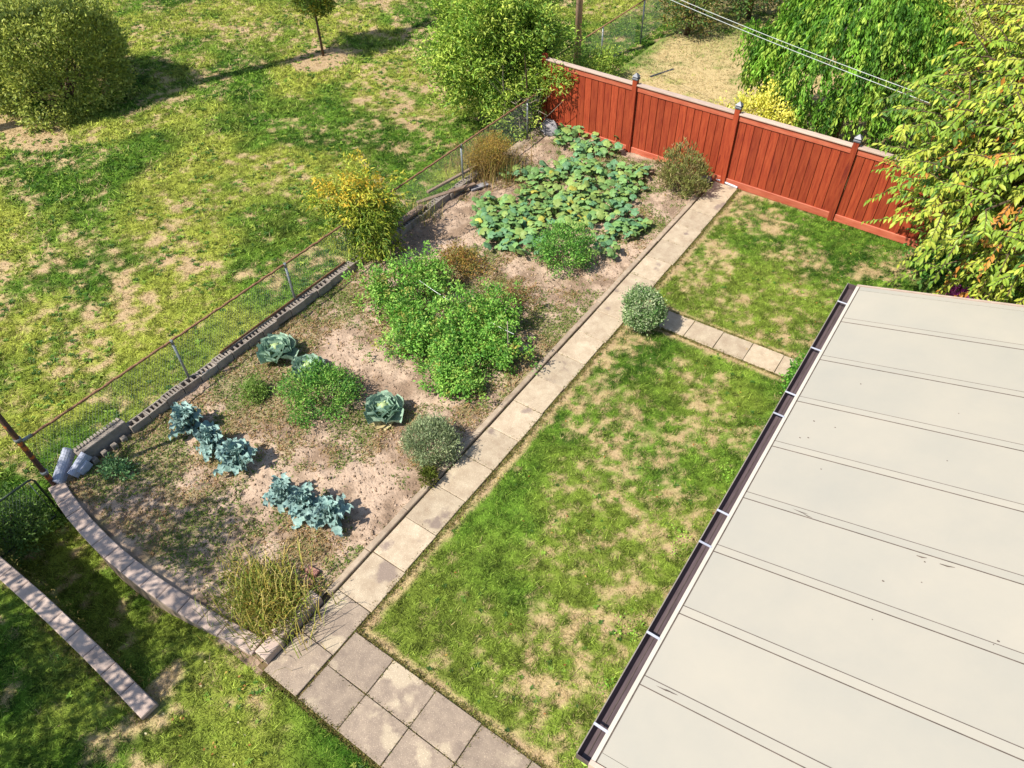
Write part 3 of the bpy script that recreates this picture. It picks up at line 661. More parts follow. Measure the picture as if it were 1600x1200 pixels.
# tall line pole standing outside the picture to the left; its shadow crosses the park
tp = thing('transmission_pole', 'tall wooden line pole outside the left of the picture casting the long shadow', 'pole')
sh = np.array([math.cos(SUN_AZ), math.sin(SUN_AZ)]) / math.tan(SUN_EL)
Ptop = at(800, 12, -.3); TH = 25.0
bx, by = Ptop[0] - sh[0] * TH, Ptop[1] - sh[1] * TH
MB().tube([(bx, by, -1.5), (bx, by, TH * .6), (bx, by, TH)], [.3, .24, .17], 14).build('pole_shaft', M_POLE, tp, True)
for z, w in ((TH - 4, 1.1), (TH - 9, 1.4)):
    MB().tube([(bx - w * .9, by + w * .42, z), (bx + w * .9, by - w * .42, z + .1)], .13, 8).build('cross_arm', M_POLE, tp, True)
    mb = MB()
    for s in (-1, 1): mb.tube([(bx + s * w * .8, by - s * w * .38, z), (bx, by, z - 1.4)], .09, 6)
    mb.build('arm_brace', M_GALV, tp, True)

# ------------------------------------------------------------------ PLANTS
PAL_GREEN = [lin('#5f8f38', .6), lin('#7ea844', .62), lin('#4a7a32', .55), lin('#93b652', .62)]

def squash(label, blobs, wts, group='squash plants sprawling in the vegetable bed', size=.128, lims=300):
    t = thing('squash_plant', label, 'squash plant', at(blobs[0][0], blobs[0][1], .03), group)
    base = np.array(t.location); st = MB(); k = 0; pts = []
    for px, py, rx, ry, n in blobs:
        i = 0; tries = 0; n = int(n * 1.4)
        while i < n and tries < 4000:
            tries += 1
            a = random.uniform(0, 2 * math.pi); r = math.sqrt(random.random())
            z = random.uniform(.14, .36); p = at(px + rx * r * math.cos(a), py + ry * r * math.sin(a), z)
            if any((p[0] - q[0]) ** 2 + (p[1] - q[1]) ** 2 + (p[2] - q[2]) ** 2 < (size * .74) ** 2 for q in pts): continue
            pts.append(p); i += 1
    for p in pts:
        m = SQM[np.random.default_rng(int(p[0] * 1e5) & 0xffff).choice(4, p=wts)][random.randrange(3)]
        o = link('leaf', m, t); o.location = p - base; s = size * random.uniform(.55, 1.05); o.scale = (s, s, s)
        o.rotation_euler = (random.gauss(.25, .3), random.gauss(-.1, .3), random.uniform(0, 6.28))
        g = p + np.array([random.uniform(-.12, .12), random.uniform(-.12, .12), 0]); g[2] = .02
        st.tube([g - base, (p + g) / 2 - base + [0, 0, .03], p - base - [0, 0, .01]], .006, 4, cap=False)
    st.build('stalks', STALK, t, kind='stuff'); return t
STALK = leafmat('green_stalk', '#86a858', '#a9c078')
def squash_mesh(mat, seed):
    r = np.random.default_rng(seed); n = 20; V = [(0, 0, -.12)]
    a = np.linspace(0, 2 * math.pi, n, endpoint=False)
    ph = 2.5 * a
    for ring, f in ((.55, .5), (1.0, 1.0)):
        for i, t in enumerate(a):
            lob = 1 + .14 * abs(math.cos(2.5 * (t - math.pi))) * 1.4 - .1 + r.normal() * .03
            notch = 1 - .55 * math.exp(-((t - 0) ** 2) / .06) if t < 1 else 1 - .55 * math.exp(-((t - 2 * math.pi) ** 2) / .06)
            R = ring * (1 + (lob * notch - 1) * f)
            z = -.12 + .2 * (ring ** .8) * 1 + (.1 * math.cos(5 * t) * f) + r.normal() * .03 - (.28 if ring == 1 else 0)
            V.append((R * math.cos(t), R * math.sin(t), z))
    F = [(0, 1 + i, 1 + (i + 1) % n) for i in range(n)] + [(1 + i, 1 + n + i, 1 + n + (i + 1) % n, 1 + (i + 1) % n) for i in range(n)]
    return MB().add(V, F).mesh('squash_leaf', mat, True)
SQM = [[squash_mesh(m, 10 * i + j) for j in range(3)] for i, m in enumerate(M_SQ)]
squash('front squash plant with blue green leaves at the left edge of the squash patch', [(772, 318, 38, 20, 34), (795, 345, 50, 28, 62), (765, 350, 30, 16, 16), (825, 375, 36, 20, 26), (775, 370, 22, 16, 12)], [.36, .42, .2, .02])
squash('central squash plant with many yellowing lime leaves', [(870, 300, 64, 34, 110), (850, 335, 62, 24, 54), (915, 325, 44, 28, 44)], [.12, .3, .47, .11])
squash('rear squash plant reaching along the top of the patch from the weedy fence', [(815, 268, 36, 12, 26), (890, 258, 50, 14, 34), (945, 270, 50, 18, 44), (960, 300, 34, 16, 20), (1000, 265, 20, 10, 14)], [.25, .5, .23, .02])
squash('squash plant climbing against the foot of the red fence at its left end', [(900, 212, 32, 20, 40), (922, 232, 26, 14, 24), (958, 226, 14, 14, 12), (885, 195, 12, 8, 6)], [.3, .52, .18, 0])
squash('squash plant trailing down the right side of the patch', [(968, 325, 26, 30, 30), (975, 355, 26, 14, 18), (1000, 348, 16, 8, 8), (945, 365, 18, 18, 12), (950, 388, 20, 10, 12), (985, 290, 26, 12, 14)], [.34, .44, .22, 0], size=.115)

# kale
def ruffled(L, W, mat, seed, nx=4, ny=7, ruff=.12, cup=.15, curl=.5, stalk=.25):
    r = np.random.default_rng(seed); V = []; F = []
    for j in range(ny):
        t = j / (ny - 1); w = W * (math.sin(math.pi * min(1, t * .85 + .12)) ** .7) * (.35 if t < stalk else 1)
        for i in range(nx):
            s = i / (nx - 1) * 2 - 1
            x = L * t * (1 - .15 * t); z = L * (.5 * t - curl * t * t) + cup * W * s * s + ruff * W * abs(s) * math.sin(j * 2.6 + (s > 0) * 1.3 + seed) + r.normal() * .01 * L
            V.append((x, s * w / 2 * (1 + .18 * math.sin(j * 3.1 + seed)), z))
    for j in range(ny - 1):
        for i in range(nx - 1): a = j * nx + i; F.append((a, a + 1, a + nx + 1, a + nx))
    return MB().add(V, F).mesh('ruffled_leaf', mat, True)
KM = [ruffled(.46, .17, M_KALE, s, 5, 9, .42, .1, .3) for s in range(5)]
def kale(label, px, py, s=1.0):
    p = at(px, py, .04); t = thing('kale_plant', label, 'kale plant', p, 'kale plants in two short rows')
    MB().tube([(0, 0, -.02), (0, 0, .3 * s)], [.02, .015], 6).build('stalk', STALK, t, True)
    for k in range(44):
        o = link('leaf', random.choice(KM), t); z = (.06 + .3 * k / 44) * s; o.location = (0, 0, z); q = s * random.uniform(.65, 1.15) * (1 - .3 * k / 44)
        o.scale = (q, q, q); o.rotation_euler = (random.gauss(0, .15), -.0 - .8 * k / 44 + random.gauss(0, .22), k * 2.4 + random.uniform(-.5, .5))
kale('kale plant at the far left end of the left kale row', 298, 672, 1.05); kale('middle kale plant of the left kale row', 333, 702, .95); kale('kale plant at the right end of the left kale row', 376, 728, 1.1)
kale('left hand kale plant of the right kale row', 447, 782, .95); kale('middle kale plant of the right kale row', 482, 800, 1.0); kale('kale plant at the right end of the right kale row nearest the path', 520, 816, 1.1)

# cabbages
CM = [ruffled(.43, .42, M_CAB, s + 20, 7, 6, .1, .3, .3, 0.05) for s in range(4)]
CI = [ruffled(.2, .22, M_CABIN, s + 30, 6, 5, .06, .5, .55, 0.0) for s in range(2)]
CD = [ruffled(.3, .26, M_CABDRY, s + 40, 6, 5, .1, .1, .5, 0.0) for s in range(2)]
def cabbage(label, px, py, s=1.0, dry=0):
    p = at(px, py, .04); t = thing('cabbage', label, 'cabbage', p, 'cabbages in the vegetable bed')
    for k in range(20):
        m = random.choice(CM); f = k / 20; o = link('leaf', m, t); q = s * (1.05 - .4 * f); o.scale = (q, q, q)
        o.location = (0, 0, .05 + .08 * f); o.rotation_euler = (random.gauss(0, .12), .12 - .8 * f, k * 2.4 + random.uniform(-.2, .2))
    for k in range(8):
        o = link('heart_leaf', CI[k % 2], t); q = s * (1.05 - .03 * k); o.scale = (q, q, q); a = k * 2.4
        o.location = (.07 * math.cos(a + math.pi) * s, .07 * math.sin(a + math.pi) * s, .1); o.rotation_euler = (0, -1.15, a)
    MB().add(*sphere(.085 * s, 10, 7, (0, 0, .24 * s))).build('heart', M_CABIN, t, True)
    for k in range(dry):
        o = link('withered_leaf', CD[k % 2], t); o.rotation_euler = (0, .25, -1.9 + k * .5); o.location = (0, 0, .05); o.scale = (s * 1.3,) * 3
def sphere(r, n, m, c=(0, 0, 0), sq=1.0):
    V = [(c[0], c[1], c[2] - r * sq)]
    for j in range(1, m):
        t = -math.pi / 2 + math.pi * j / m
        for i in range(n): a = 2 * math.pi * i / n; V.append((c[0] + r * math.cos(t) * math.cos(a), c[1] + r * math.cos(t) * math.sin(a), c[2] + r * math.sin(t) * sq))
    V.append((c[0], c[1], c[2] + r * sq)); F = [(0, 1 + (i + 1) % n, 1 + i) for i in range(n)]
    for j in range(m - 2):
        for i in range(n): F.append((1 + j * n + i, 1 + j * n + (i + 1) % n, 1 + (j + 1) * n + (i + 1) % n, 1 + (j + 1) * n + i))
    e = len(V) - 1; F += [(e, 1 + (m - 2) * n + i, 1 + (m - 2) * n + (i + 1) % n) for i in range(n)]; return V, F
cabbage('cabbage nearest the wire fence', 436, 558, 1.15); cabbage('cabbage half covered by the leafy clump beside it', 484, 586, 1.0); cabbage('cabbage with withered yellow outer leaves on the path side of the bed', 602, 650, 1.1, 3)

def bush(name, label, cat, px, py, R, nc, nl, L, Wd, pal, wts=None, group=None, z0=.03, cz=None, zb=None, sig=.06, nst=8, r0=.01, **k):
    p = at(px, py, z0); t = thing(name, label, cat, p, group); cz = R[2] * .8 if cz is None else cz
    stems(t, (0, 0, -.03), (0, 0, cz), R, nst, r0)
    crown('foliage', t, (0, 0, cz), R, nc, nl, L, Wd, pal, wts, sig, zmin=.01, seed=int(px) % 17, **k); return t
TOM = [lin('#6fa63c', .66), lin('#8fc050', .7), lin('#4c8636', .58), lin('#a9cc60', .7), lin('#c2a85c', .6)]
tg = 'tomato plants on the string trellis'
for i, (px, py, rx, ry, h, lb) in enumerate([
    (612, 478, .62, .6, .42, 'tomato plant nearest the yellow leaved shrub'), (665, 462, .6, .55, .5, 'tomato plant at the upper end of the tomato mass beside the thin stake'),
    (715, 520, .65, .6, .48, 'tomato plant under the long white string'), (770, 520, .62, .55, .52, 'tomato plant at the path end of the white string'),
    (650, 548, .66, .55, .34, 'low tomato plant on the left of the tomato mass'), (715, 562, .6, .5, .36, 'tomato plant in the middle front of the tomato mass'),
    (775, 562, .55, .5, .42, 'dark tomato plant near the path'), (712, 605, .55, .42, .26, 'tomato plant at the near tip of the tomato mass'), (640, 512, .4, .4, .3, 'thin tomato plant between the two larger halves of the mass')]):
    bush('tomato_plant', lb, 'tomato plant', px, py, (rx * .95, ry * .95, h * 1.1), 170, 24, .07, .034, TOM, [.3, .28, .2, .15, .07], tg, sig=.055, rough=.75, up=.4, droop=.15, lump=1.8)
bush('bean_bush', 'rounded dark green bushy plant in front of the squash leaves', 'bush', 880, 412, (.72, .62, .5), 220, 24, .065, .03, [lin('#5f983c', .64), lin('#7ab04a', .68), lin('#457a34', .56), lin('#98c05a', .7)], sig=.07, rough=.25)
bush('parsley_clump', 'broad feathery green clump between the cabbages and the kale', 'bush', 505, 628, (.72, .7, .34), 230, 26, .06, .026, [lin('#5f983c', .64), lin('#7ab04a', .68), lin('#457a34', .56), lin('#a3c25a', .7)], sig=.07, rough=.3)
bush('lavender_bush', 'low rounded grey green lavender bush beside the path', 'bush', 677, 706, (.52, .46, .36), 330, 22, .07, .013, [lin('#8ea072', .8), lin('#abb88c', .82), lin('#75865a', .7), lin('#bfc69a', .8)], sig=.045, rough=.12, up=1.2)
bush('evergreen_shrub', 'round variegated evergreen shrub at the corner of the two paths', 'shrub', 1001, 512, (.42, .4, .45), 420, 22, .045, .03, [lin('#5f8a44', .58), lin('#86a860', .6), lin('#d3dcb0', .66), lin('#3f6a34', .5), lin('#b9cc94', .62)], [.26, .25, .18, .16, .15], cz=.52, sig=.045, rough=.16, inner=.75, box=0)
bush('savory_bush', 'wispy olive green herb bush in front of the red fence', 'bush', 1062, 298, (.66, .55, .6), 170, 20, .13, .016, [lin('#939a52', .74), lin('#b3b870', .76), lin('#77824a', .66), lin('#b8a076', .7)], sig=.07, rough=.25, up=1.6)
bush('weed_clump', 'small light green weed tuft beside the kale row', 'weeds', 400, 618, (.3, .26, .16), 60, 22, .06, .02, [lin('#7fa044', .6), lin('#9ab85a', .6)], sig=.05, rough=.3)
bush('weed_clump', 'seedling weeds with pale leaves below the broken concrete posts', 'weeds', 185, 740, (.32, .2, .16), 40, 16, .07, .035, [lin('#6f9a5c', .58), lin('#8fb579', .6)], sig=.05, rough=.3)
bush('weed_clump', 'grassy weed tuft hanging over the kerb in front of the lavender bush', 'weeds', 672, 752, (.16, .14, .14), 30, 18, .1, .01, [lin('#a0a24e', .58), lin('#7f9440', .6)], sig=.03, rough=.3, up=1.4)
bush('weed_clump', 'yellow and reddish weeds between the tomato mass and the bare soil', 'weeds', 722, 420, (.55, .4, .24), 90, 20, .07, .02, [lin('#b98f4e', .58), lin('#c9a952', .6), lin('#8f9a46', .55), lin('#b06a44', .5)], sig=.07, rough=.4)
bush('weed_clump', 'reddish dry weeds between the bare soil and the kerb', 'weeds', 815, 470, (.5, .4, .1), 70, 16, .07, .016, [lin('#c09068', .58), lin('#a87450', .55), lin('#a0a050', .5)], sig=.08, rough=.4)
bush('shrub', 'bright green shrub tucked under the gutter at the end of the side path', 'shrub', 1252, 612, (.3, .5, .42), 260, 22, .06, .035, [lin('#5f9a34', .6), lin('#7fb83c', .62), lin('#3c7428', .5)], sig=.06, rough=.15, z0=.0)
bush('shrub', 'dark leafy shrub under the cherry tree behind the roof', 'shrub', 1500, 440, (1.2, .8, .45), 130, 22, .09, .05, [lin('#5f9a3c', .6), lin('#4a7a34', .56)], sig=.12, rough=.3, z0=0)

for i, (px, py, lb) in enumerate([(1130, 740, 'bright clover clump in the lawn beside the upper part of the gutter'), (1062, 850, 'bright clover clump in the lawn beside the middle of the gutter'), (985, 985, 'bright clover clump in the lawn near the lower part of the gutter'), (955, 1062, 'bright clover clump close to the lower end of the gutter')]):
    bush('clover_clump', lb, 'clover', px, py, (.18, .24, .03), 14, 14, .035, .026, [lin('#7cb03c', .7), lin('#a3c84c', .72)], None, 'clover clumps along the roof', sig=.06, rough=.4, nst=2, r0=.003, z0=.0)
bush('shrub', 'bright green leaves poking out below the lower end of the gutter', 'shrub', 950, 1205, (.25, .25, .2), 40, 18, .09, .04, [lin('#7cb03c', .7), lin('#a3c84c', .72)], sig=.06, rough=.3, z0=.0)
# magenta flowers behind the roof edge
fp = at(1512, 462, 1.9); fl = thing('flowering_plant', 'magenta flowering plant just behind the far edge of the roof', 'flowers', (fp[0], fp[1], 0))
MB().tube([(0, 0, 0), (0, 0, 1.1), (0, 0, 1.6)], [.16, .18, .2], 12).build('flower_pot', M_BRICK, fl, True)
crown('blossom', fl, (0, 0, 1.75), (.26, .26, .22), 90, 20, .05, .04, [lin('#b03a92', .7), lin('#d0509a', .7), lin('#8a2e8c', .7), lin('#e07ab4', .7)], sig=.04)

# tall weedy grass clump at the near corner
def wisps(name, label, cat, px, py, rx, ry, n, h, w, pal, lean=.35, z0=.03, parent=None, extra=None):
    p = at(px, py, z0); t = thing(name, label, cat, p)
    x = rng.normal(size=n) * rx * .5; y = rng.normal(size=n) * ry * .5; hh = h * rng.uniform(.45, 1.1, n); a = rng.uniform(0, 6.28, n); ln = hh * rng.uniform(.05, lean * 2, n)
    b = np.stack([x, y, np.zeros(n)], 1); dx = np.stack([np.cos(a), np.sin(a), np.zeros(n)], 1); s = np.stack([-np.sin(a), np.cos(a), np.zeros(n)], 1) * w
    V = np.empty((n, 7, 3))
    for k, (f, q) in enumerate(((0, 1), (.4, .9), (.78, .6))):
        c = b + dx * ln[:, None] * f ** 2 + np.array([0, 0, 1.0]) * (hh * (f - .15 * f * f * (lean > .3)))[:, None]
        V[:, 2 * k] = c - s * q / 2; V[:, 2 * k + 1] = c + s * q / 2
    V[:, 6] = b + dx * ln[:, None] + np.array([0, 0, 1.0]) * (hh * .86)[:, None]
    i = np.arange(n)[:, None] * 7; F = np.concatenate([i + [0, 1, 3], i + [0, 3, 2], i + [2, 3, 5], i + [2, 5, 4], i + [4, 5, 6]], 1).reshape(-1, 3)
    c = pick(pal, n) * rng.uniform(.75, 1.25, (n, 1)); link('blades', np_mesh('blades', V.reshape(-1, 3), F, M_GRASS, np.repeat(c, 7, 0)), t, kind='stuff'); return t
YEL = [lin('#c4b25a', .78), lin('#a3ae4c', .76), lin('#d8c67a', .8), lin('#86993f', .7)]
t = wisps('tall_weeds', 'tall yellowing weedy grass in the near corner of the bed', 'weeds', 420, 950, .8, .6, 1000, .66, .013, YEL, lean=.3)
crown('weed_leaves', t, (-.05, .08, .18), (.6, .42, .2), 190, 22, .06, .018, [lin('#93a648', .66), lin('#b9b256', .68), lin('#6f8a3a', .58), lin('#c79a50', .62)], sig=.09, up=1.0, rough=.7, lump=2, zmin=.0)
t = wisps('tall_weeds', 'dry straw coloured weeds around the wire fence beside the corner bush', 'weeds', 764, 268, 1.0, .9, 900, .8, .014, [lin('#c9ab6c', .6), lin('#b28e56', .58), lin('#9a9a4c', .55)])
crown('seed_heads', t, (0, 0, .5), (.5, .7, .5), 300, 22, .05, .016, [lin('#cfae64', .6), lin('#bd8f52', .58), lin('#a39a4c', .55), lin('#d8b84c', .6)], sig=.08, up=1, rough=.3, zmin=0)
t = wisps('tall_weeds', 'thin dry weeds on the wall between the yellow shrub and the timber boards', 'weeds', 662, 340, .4, .4, 160, .5, .01, YEL)

# yellow leaved shrub on the wire fence
def shrub_yellow():
    p = at(578, 412, 0); t = thing('peach_shrub', 'yellow and orange leaved young tree growing through the wire fence', 'shrub', (-11.05, 9.75, 0))
    mb = MB(); tips = []
    for k in range(9):
        e = np.array([random.uniform(-.8, .5), random.uniform(-.7, .8), random.uniform(1.1, 1.95)]); mb.tube([(0, 0, 0), e * .5 + [0, 0, .15], e], [.03, .018, .006], 6, cap=False); tips.append(e)
    mb.build('branch', M_BARK, t, True, kind='stuff')
    low = [lin('#7f9e36', .66), lin('#a3b23e', .68), lin('#567a30', .56), lin('#bcc04a', .68)]; hi = [lin('#e0c23c', .72), lin('#dfb444', .7), lin('#c5c94a', .7), lin('#9cb444', .66), lin('#a8b848', .66), lin('#dccc4c', .7)]
    crown('foliage', t, (-.05, 0, .75), (.75, .78, .8), 260, 20, .13, .032, low, sig=.09, rough=.35, droop=.3, up=0, zmin=-.4)
    crown('yellow_foliage', t, (-.15, .1, 1.55), (.7, .7, .5), 85, 16, .12, .036, hi, sig=.07, rough=.8, lump=2, droop=.25, up=.1)
    crown('side_foliage', t, (-.85, -.35, 1.35), (.35, .35, .4), 30, 16, .12, .034, low + hi[:2], sig=.08, rough=.4, droop=.25, up=.1)
shrub_yellow()

# big corner bush with bare branches below
def corner_bush():
    t = thing('corner_bush', 'large light green leafy bush spilling over the corner of wire fence and red fence', 'bush', (-12.0, 17.6, -.3))
    pal = [lin('#8fb03e', .66), lin('#adc44e', .7), lin('#648c34', .58), lin('#c8d260', .7), lin('#7ba23c', .64)]
    crown('foliage', t, (-1.05, .3, 2.0), (1.75, 1.9, 1.8), 1450, 24, .15, .05, pal, sig=.13, rough=.4, lump=1.5, zmin=.3, droop=.1, up=.3)
    crown('lower_foliage', t, (.2, -.7, .9), (.8, 1.0, .8), 110, 18, .12, .04, pal, sig=.12, rough=.3, zmin=.15, droop=.1)
    crown('spur_foliage', t, (1.1, -.15, 1.9), (.7, .5, .35), 60, 16, .12, .04, pal, sig=.1, rough=.3, zmin=.2, droop=.2)
    mb = MB()
    for k in range(16):
        e = np.array([random.uniform(-1.8, 1.2), random.uniform(-1.2, 1.8), random.uniform(1.5, 3.3)]); mb.tube([(0, 0, 0), e * .5 + rng.normal(size=3) * .15, e], [.06, .035, .01], 6, cap=False)
    mb.build('branch', M_BARK, t, True, kind='stuff')
    mb = MB()
    for k in range(46):
        b = np.array([random.uniform(.0, 1.0), random.uniform(-1.1, -.1), random.uniform(.4, 1.5)]); e = b + np.array([random.uniform(-.3, .9), random.uniform(-.9, .1), random.uniform(-.1, .9)])
        mb.tube([b, (b + e) / 2 + rng.normal(size=3) * .1, e], [.016, .011, .004], 5, cap=False)
    mb.build('bare_twigs', M_TWIG, t, True, kind='stuff')
    s = thing('hedge_bush', 'light green hedge growing along the far wire fence behind the red fence', 'hedge', (-11.2, 19.8, 0))
    crown('foliage', s, (0, 0, .45), (.7, 2.2, .65), 380, 20, .12, .035, pal, sig=.12, rough=.25, zmin=.0, droop=.1)
    stems(s, (0, 0, 0), (0, 0, .6), (.7, 2, .8), 12, .02)
    r = thing('rubble_stone', 'pale broken concrete lump under the corner bush beside the red fence', 'stone', at(858, 205, .05))
    V, F = sphere(.3, 9, 6); V = [(a * 1.1 + rng.normal() * .03, b + rng.normal() * .03, max(-.1, c * .8) + .1 + rng.normal() * .02) for a, b, c in V]
    MB().add(V, F).build('stone_mass', M_STONE, r)
    r = thing('rubble_stone', 'small grey stone at the foot of the red fence beside the herb bush', 'stone', at(1103, 283, .03))
    V, F = sphere(.13, 8, 5); V = [(a * 1.1 + rng.normal() * .015, b + rng.normal() * .015, max(-.05, c * .9) + .05) for a, b, c in V]
    MB().add(V, F).build('stone_mass', M_STONE, r)
corner_bush()

# clipped hedge in the park
hg = thing('clipped_hedge', 'big squared olive green hedge standing in the park at the upper left', 'hedge', (-26.7, 11.1, -.45))
pal = [lin('#8b9a42', .72), lin('#a9b252', .76), lin('#c0c262', .78), lin('#6f823c', .64)]
crown('foliage', hg, (0, 0, 1.2), (2.0, 2.0, 1.9), 3600, 14, .12, .06, pal, sig=.11, rough=.07, inner=.82, box=1, zmin=.02)
stems(hg, (0, 0, 0), (0, 0, 1.2), (2, 2, 2), 14, .04)
# young tree
yt = thing('young_tree', 'slender young tree with yellow tinged leaves in a round bare patch', 'tree', (-21.62, 18.5, -.38))
MB().tube([(0, 0, 0), (.02, 0, 1.2), (-.02, .02, 2.4), (0, 0, 3.4)], [.05, .042, .035, .02], 8).build('trunk', M_BARK, yt, True)
crown('foliage', yt, (0, .05, 2.6), (.95, .95, 1.25), 330, 18, .15, .06, [lin('#7f9a3a', .58), lin('#a9b04a', .6), lin('#57782f', .52), lin('#d8b83c', .6)], [.35, .25, .28, .12], sig=.12, rough=.15, droop=.15)

# weeping tree beyond the red fence
def weeping():
    t = thing('weeping_tree', 'domed weeping tree with long hanging green leaves behind the red fence', 'tree', (-3.5, 20.9, 0))
    MB().tube([(0, 0, 0), (.05, 0, 1.4), (0, .05, 2.6)], [.16, .13, .1], 10).build('trunk', M_BARK, t, True)
    ns = 2300; d = rdir(ns, .6); d = d[d[:, 2] > -.25]; ns = len(d)
    az = np.arctan2(d[:, 1], d[:, 0]); lum = 1 + .13 * (2 * fbm(az * 2, d[:, 2] * 3, 1.5, 3, 6) - 1) * 2
    P = []; Dd = []; C = []
    pal = np.array([lin('#6fa034', .66), lin('#8cbc40', .68), lin('#4f8028', .56), lin('#acc850', .68)])
    for i in range(ns):
        r = lum[i] * random.uniform(.82, 1.02); s = d[i] * np.array([2.6, 2.55, 2.1]) * r + [0, 0, 2.3]
        h = unit(np.array([d[i, 0], d[i, 1], 0.0]) + 1e-6); L = random.uniform(.35, 1.0); cl = pal[random.randrange(4)] * random.uniform(.9, 1.45)
        for k in range(28):
            f = random.random(); q = s + h * .35 * f * L * (1 - f * .3) + np.array([0, 0, -.95 * L * f ** 1.3]) + rng.normal(size=3) * .045
            if q[2] < .05: continue
            P.append(q); Dd.append(h * .35 + np.array([0, 0, -1.0]) + rng.normal(size=3) * .35); C.append(cl * random.uniform(.75, 1.25))
    P = np.array(P); Dd = np.array(Dd); C = np.array(C); Nn = unit(P - [0, 0, 1.5]) + rng.normal(size=P.shape) * .45
    V, F = leaf_arrays(P, Dd, Nn,   .135 * rng.uniform(.7, 1.3, len(P)), .05, .1, .2)
    link('foliage', np_mesh('foliage', V, F, M_LEAF, np.repeat(C, 4, 0)), t, kind='stuff')
    mb = MB()
    for k in range(26):
        a = random.uniform(0, 6.28); R = random.uniform(1.0, 1.6); mb.tube([(0, 0, 2.5), (math.cos(a) * R * .5, math.sin(a) * R * .5, 3.9), (math.cos(a) * R, math.sin(a) * R, 3.3), (math.cos(a) * R * 1.15, math.sin(a) * R * 1.15, 2.2)], [.04, .028, .016, .006], 5, cap=False)
    mb.build('branch', M_TWIG, t, True, kind='stuff')
weeping()
def simple_tree(name, label, loc, R, cz, nc, nl, L, Wd, pal, wts=None, tr=.12, **k):
    t = thing(name, label, 'tree', loc)
    MB().tube([(0, 0, 0), (.03, 0, cz * .5), (0, .03, cz)], [tr, tr * .8, tr * .6], 8).build('trunk', M_BARK, t, True)
    stems(t, (0, 0, cz * .6), (0, 0, cz), R, 14, tr * .35, 'branch')
    crown('foliage', t, (0, 0, cz), R, nc, nl, L, Wd, pal, wts, **k); return t
OL = [lin('#a5aa42', .66), lin('#c4bd50', .7), lin('#7f9138', .6), lin('#d6c85c', .7), lin('#93a440', .64)]
simple_tree('yellowing_tree', 'olive and gold leaved tree behind the weeping tree at the top', (-1.0, 22.6, 0), (2.5, 2.2, 2.4), 3.0, 1100, 20, .12, .05, OL, sig=.16, rough=.28, zmin=.3)
simple_tree('yellowing_tree', 'gold leaved tree at the top right corner beyond the cherry tree', (1.9, 22.5, 0), (2.8, 2.4, 2.8), 3.8, 900, 20, .12, .05, OL, sig=.16, rough=.28, zmin=.3)
simple_tree('broadleaf_tree', 'dark leaved fruit tree in shade at the far end of the dry yard', (-9.3, 29.3, 0), (2.2, 2.2, 1.8), 2.0, 560, 20, .13, .06, [lin('#4f7434', .5), lin('#6d9444', .55), lin('#355628', .45), lin('#b08a4a', .5)], sig=.16, rough=.3, zmin=.2)
simple_tree('broadleaf_tree', 'small dark green tree at the top edge beyond the cables', (-5.6, 30.6, 0), (2.5, 1.7, 1.6), 1.6, 480, 20, .13, .06, [lin('#4f7434', .5), lin('#6d9444', .55), lin('#355628', .45)], sig=.16, rough=.3, zmin=.2)
simple_tree('broadleaf_tree', 'loose green shrubby tree against the far wire fence', (-10.6, 26.6, 0), (.9, 1.4, 1.0), 1.1, 220, 18, .12, .05, [lin('#5f8440', .55), lin('#86a352', .58), lin('#3f6430', .5), lin('#c09a4e', .5)], sig=.13, rough=.35, zmin=.1)
gb = thing('golden_shrub', 'bright yellow leaved shrub just behind the middle of the red fence', 'shrub', (-5.0, 18.35, 0))
crown('foliage', gb, (.1, 0, 1.25), (.95, .4, .85), 210, 22, .085, .045, [lin('#e6da64', .8), lin('#efe67c', .82), lin('#d6cf56', .76), lin('#c2c84a', .72)], sig=.08, rough=.35, zmin=.1)
stems(gb, (0, 0, 0), (0, 0, 1.1), (.9, .4, .8), 10, .014)
# shade shrub by the gate at the left edge
sb = bush('shrub', 'shaded green shrub at the left edge below the gate', 'shrub', 25, 835, (.75, .55, .42), 130, 20, .09, .03, [lin('#7fa04a', .55), lin('#5f8438', .5), lin('#93b25c', .58)], sig=.1, rough=.3, z0=-1.0)

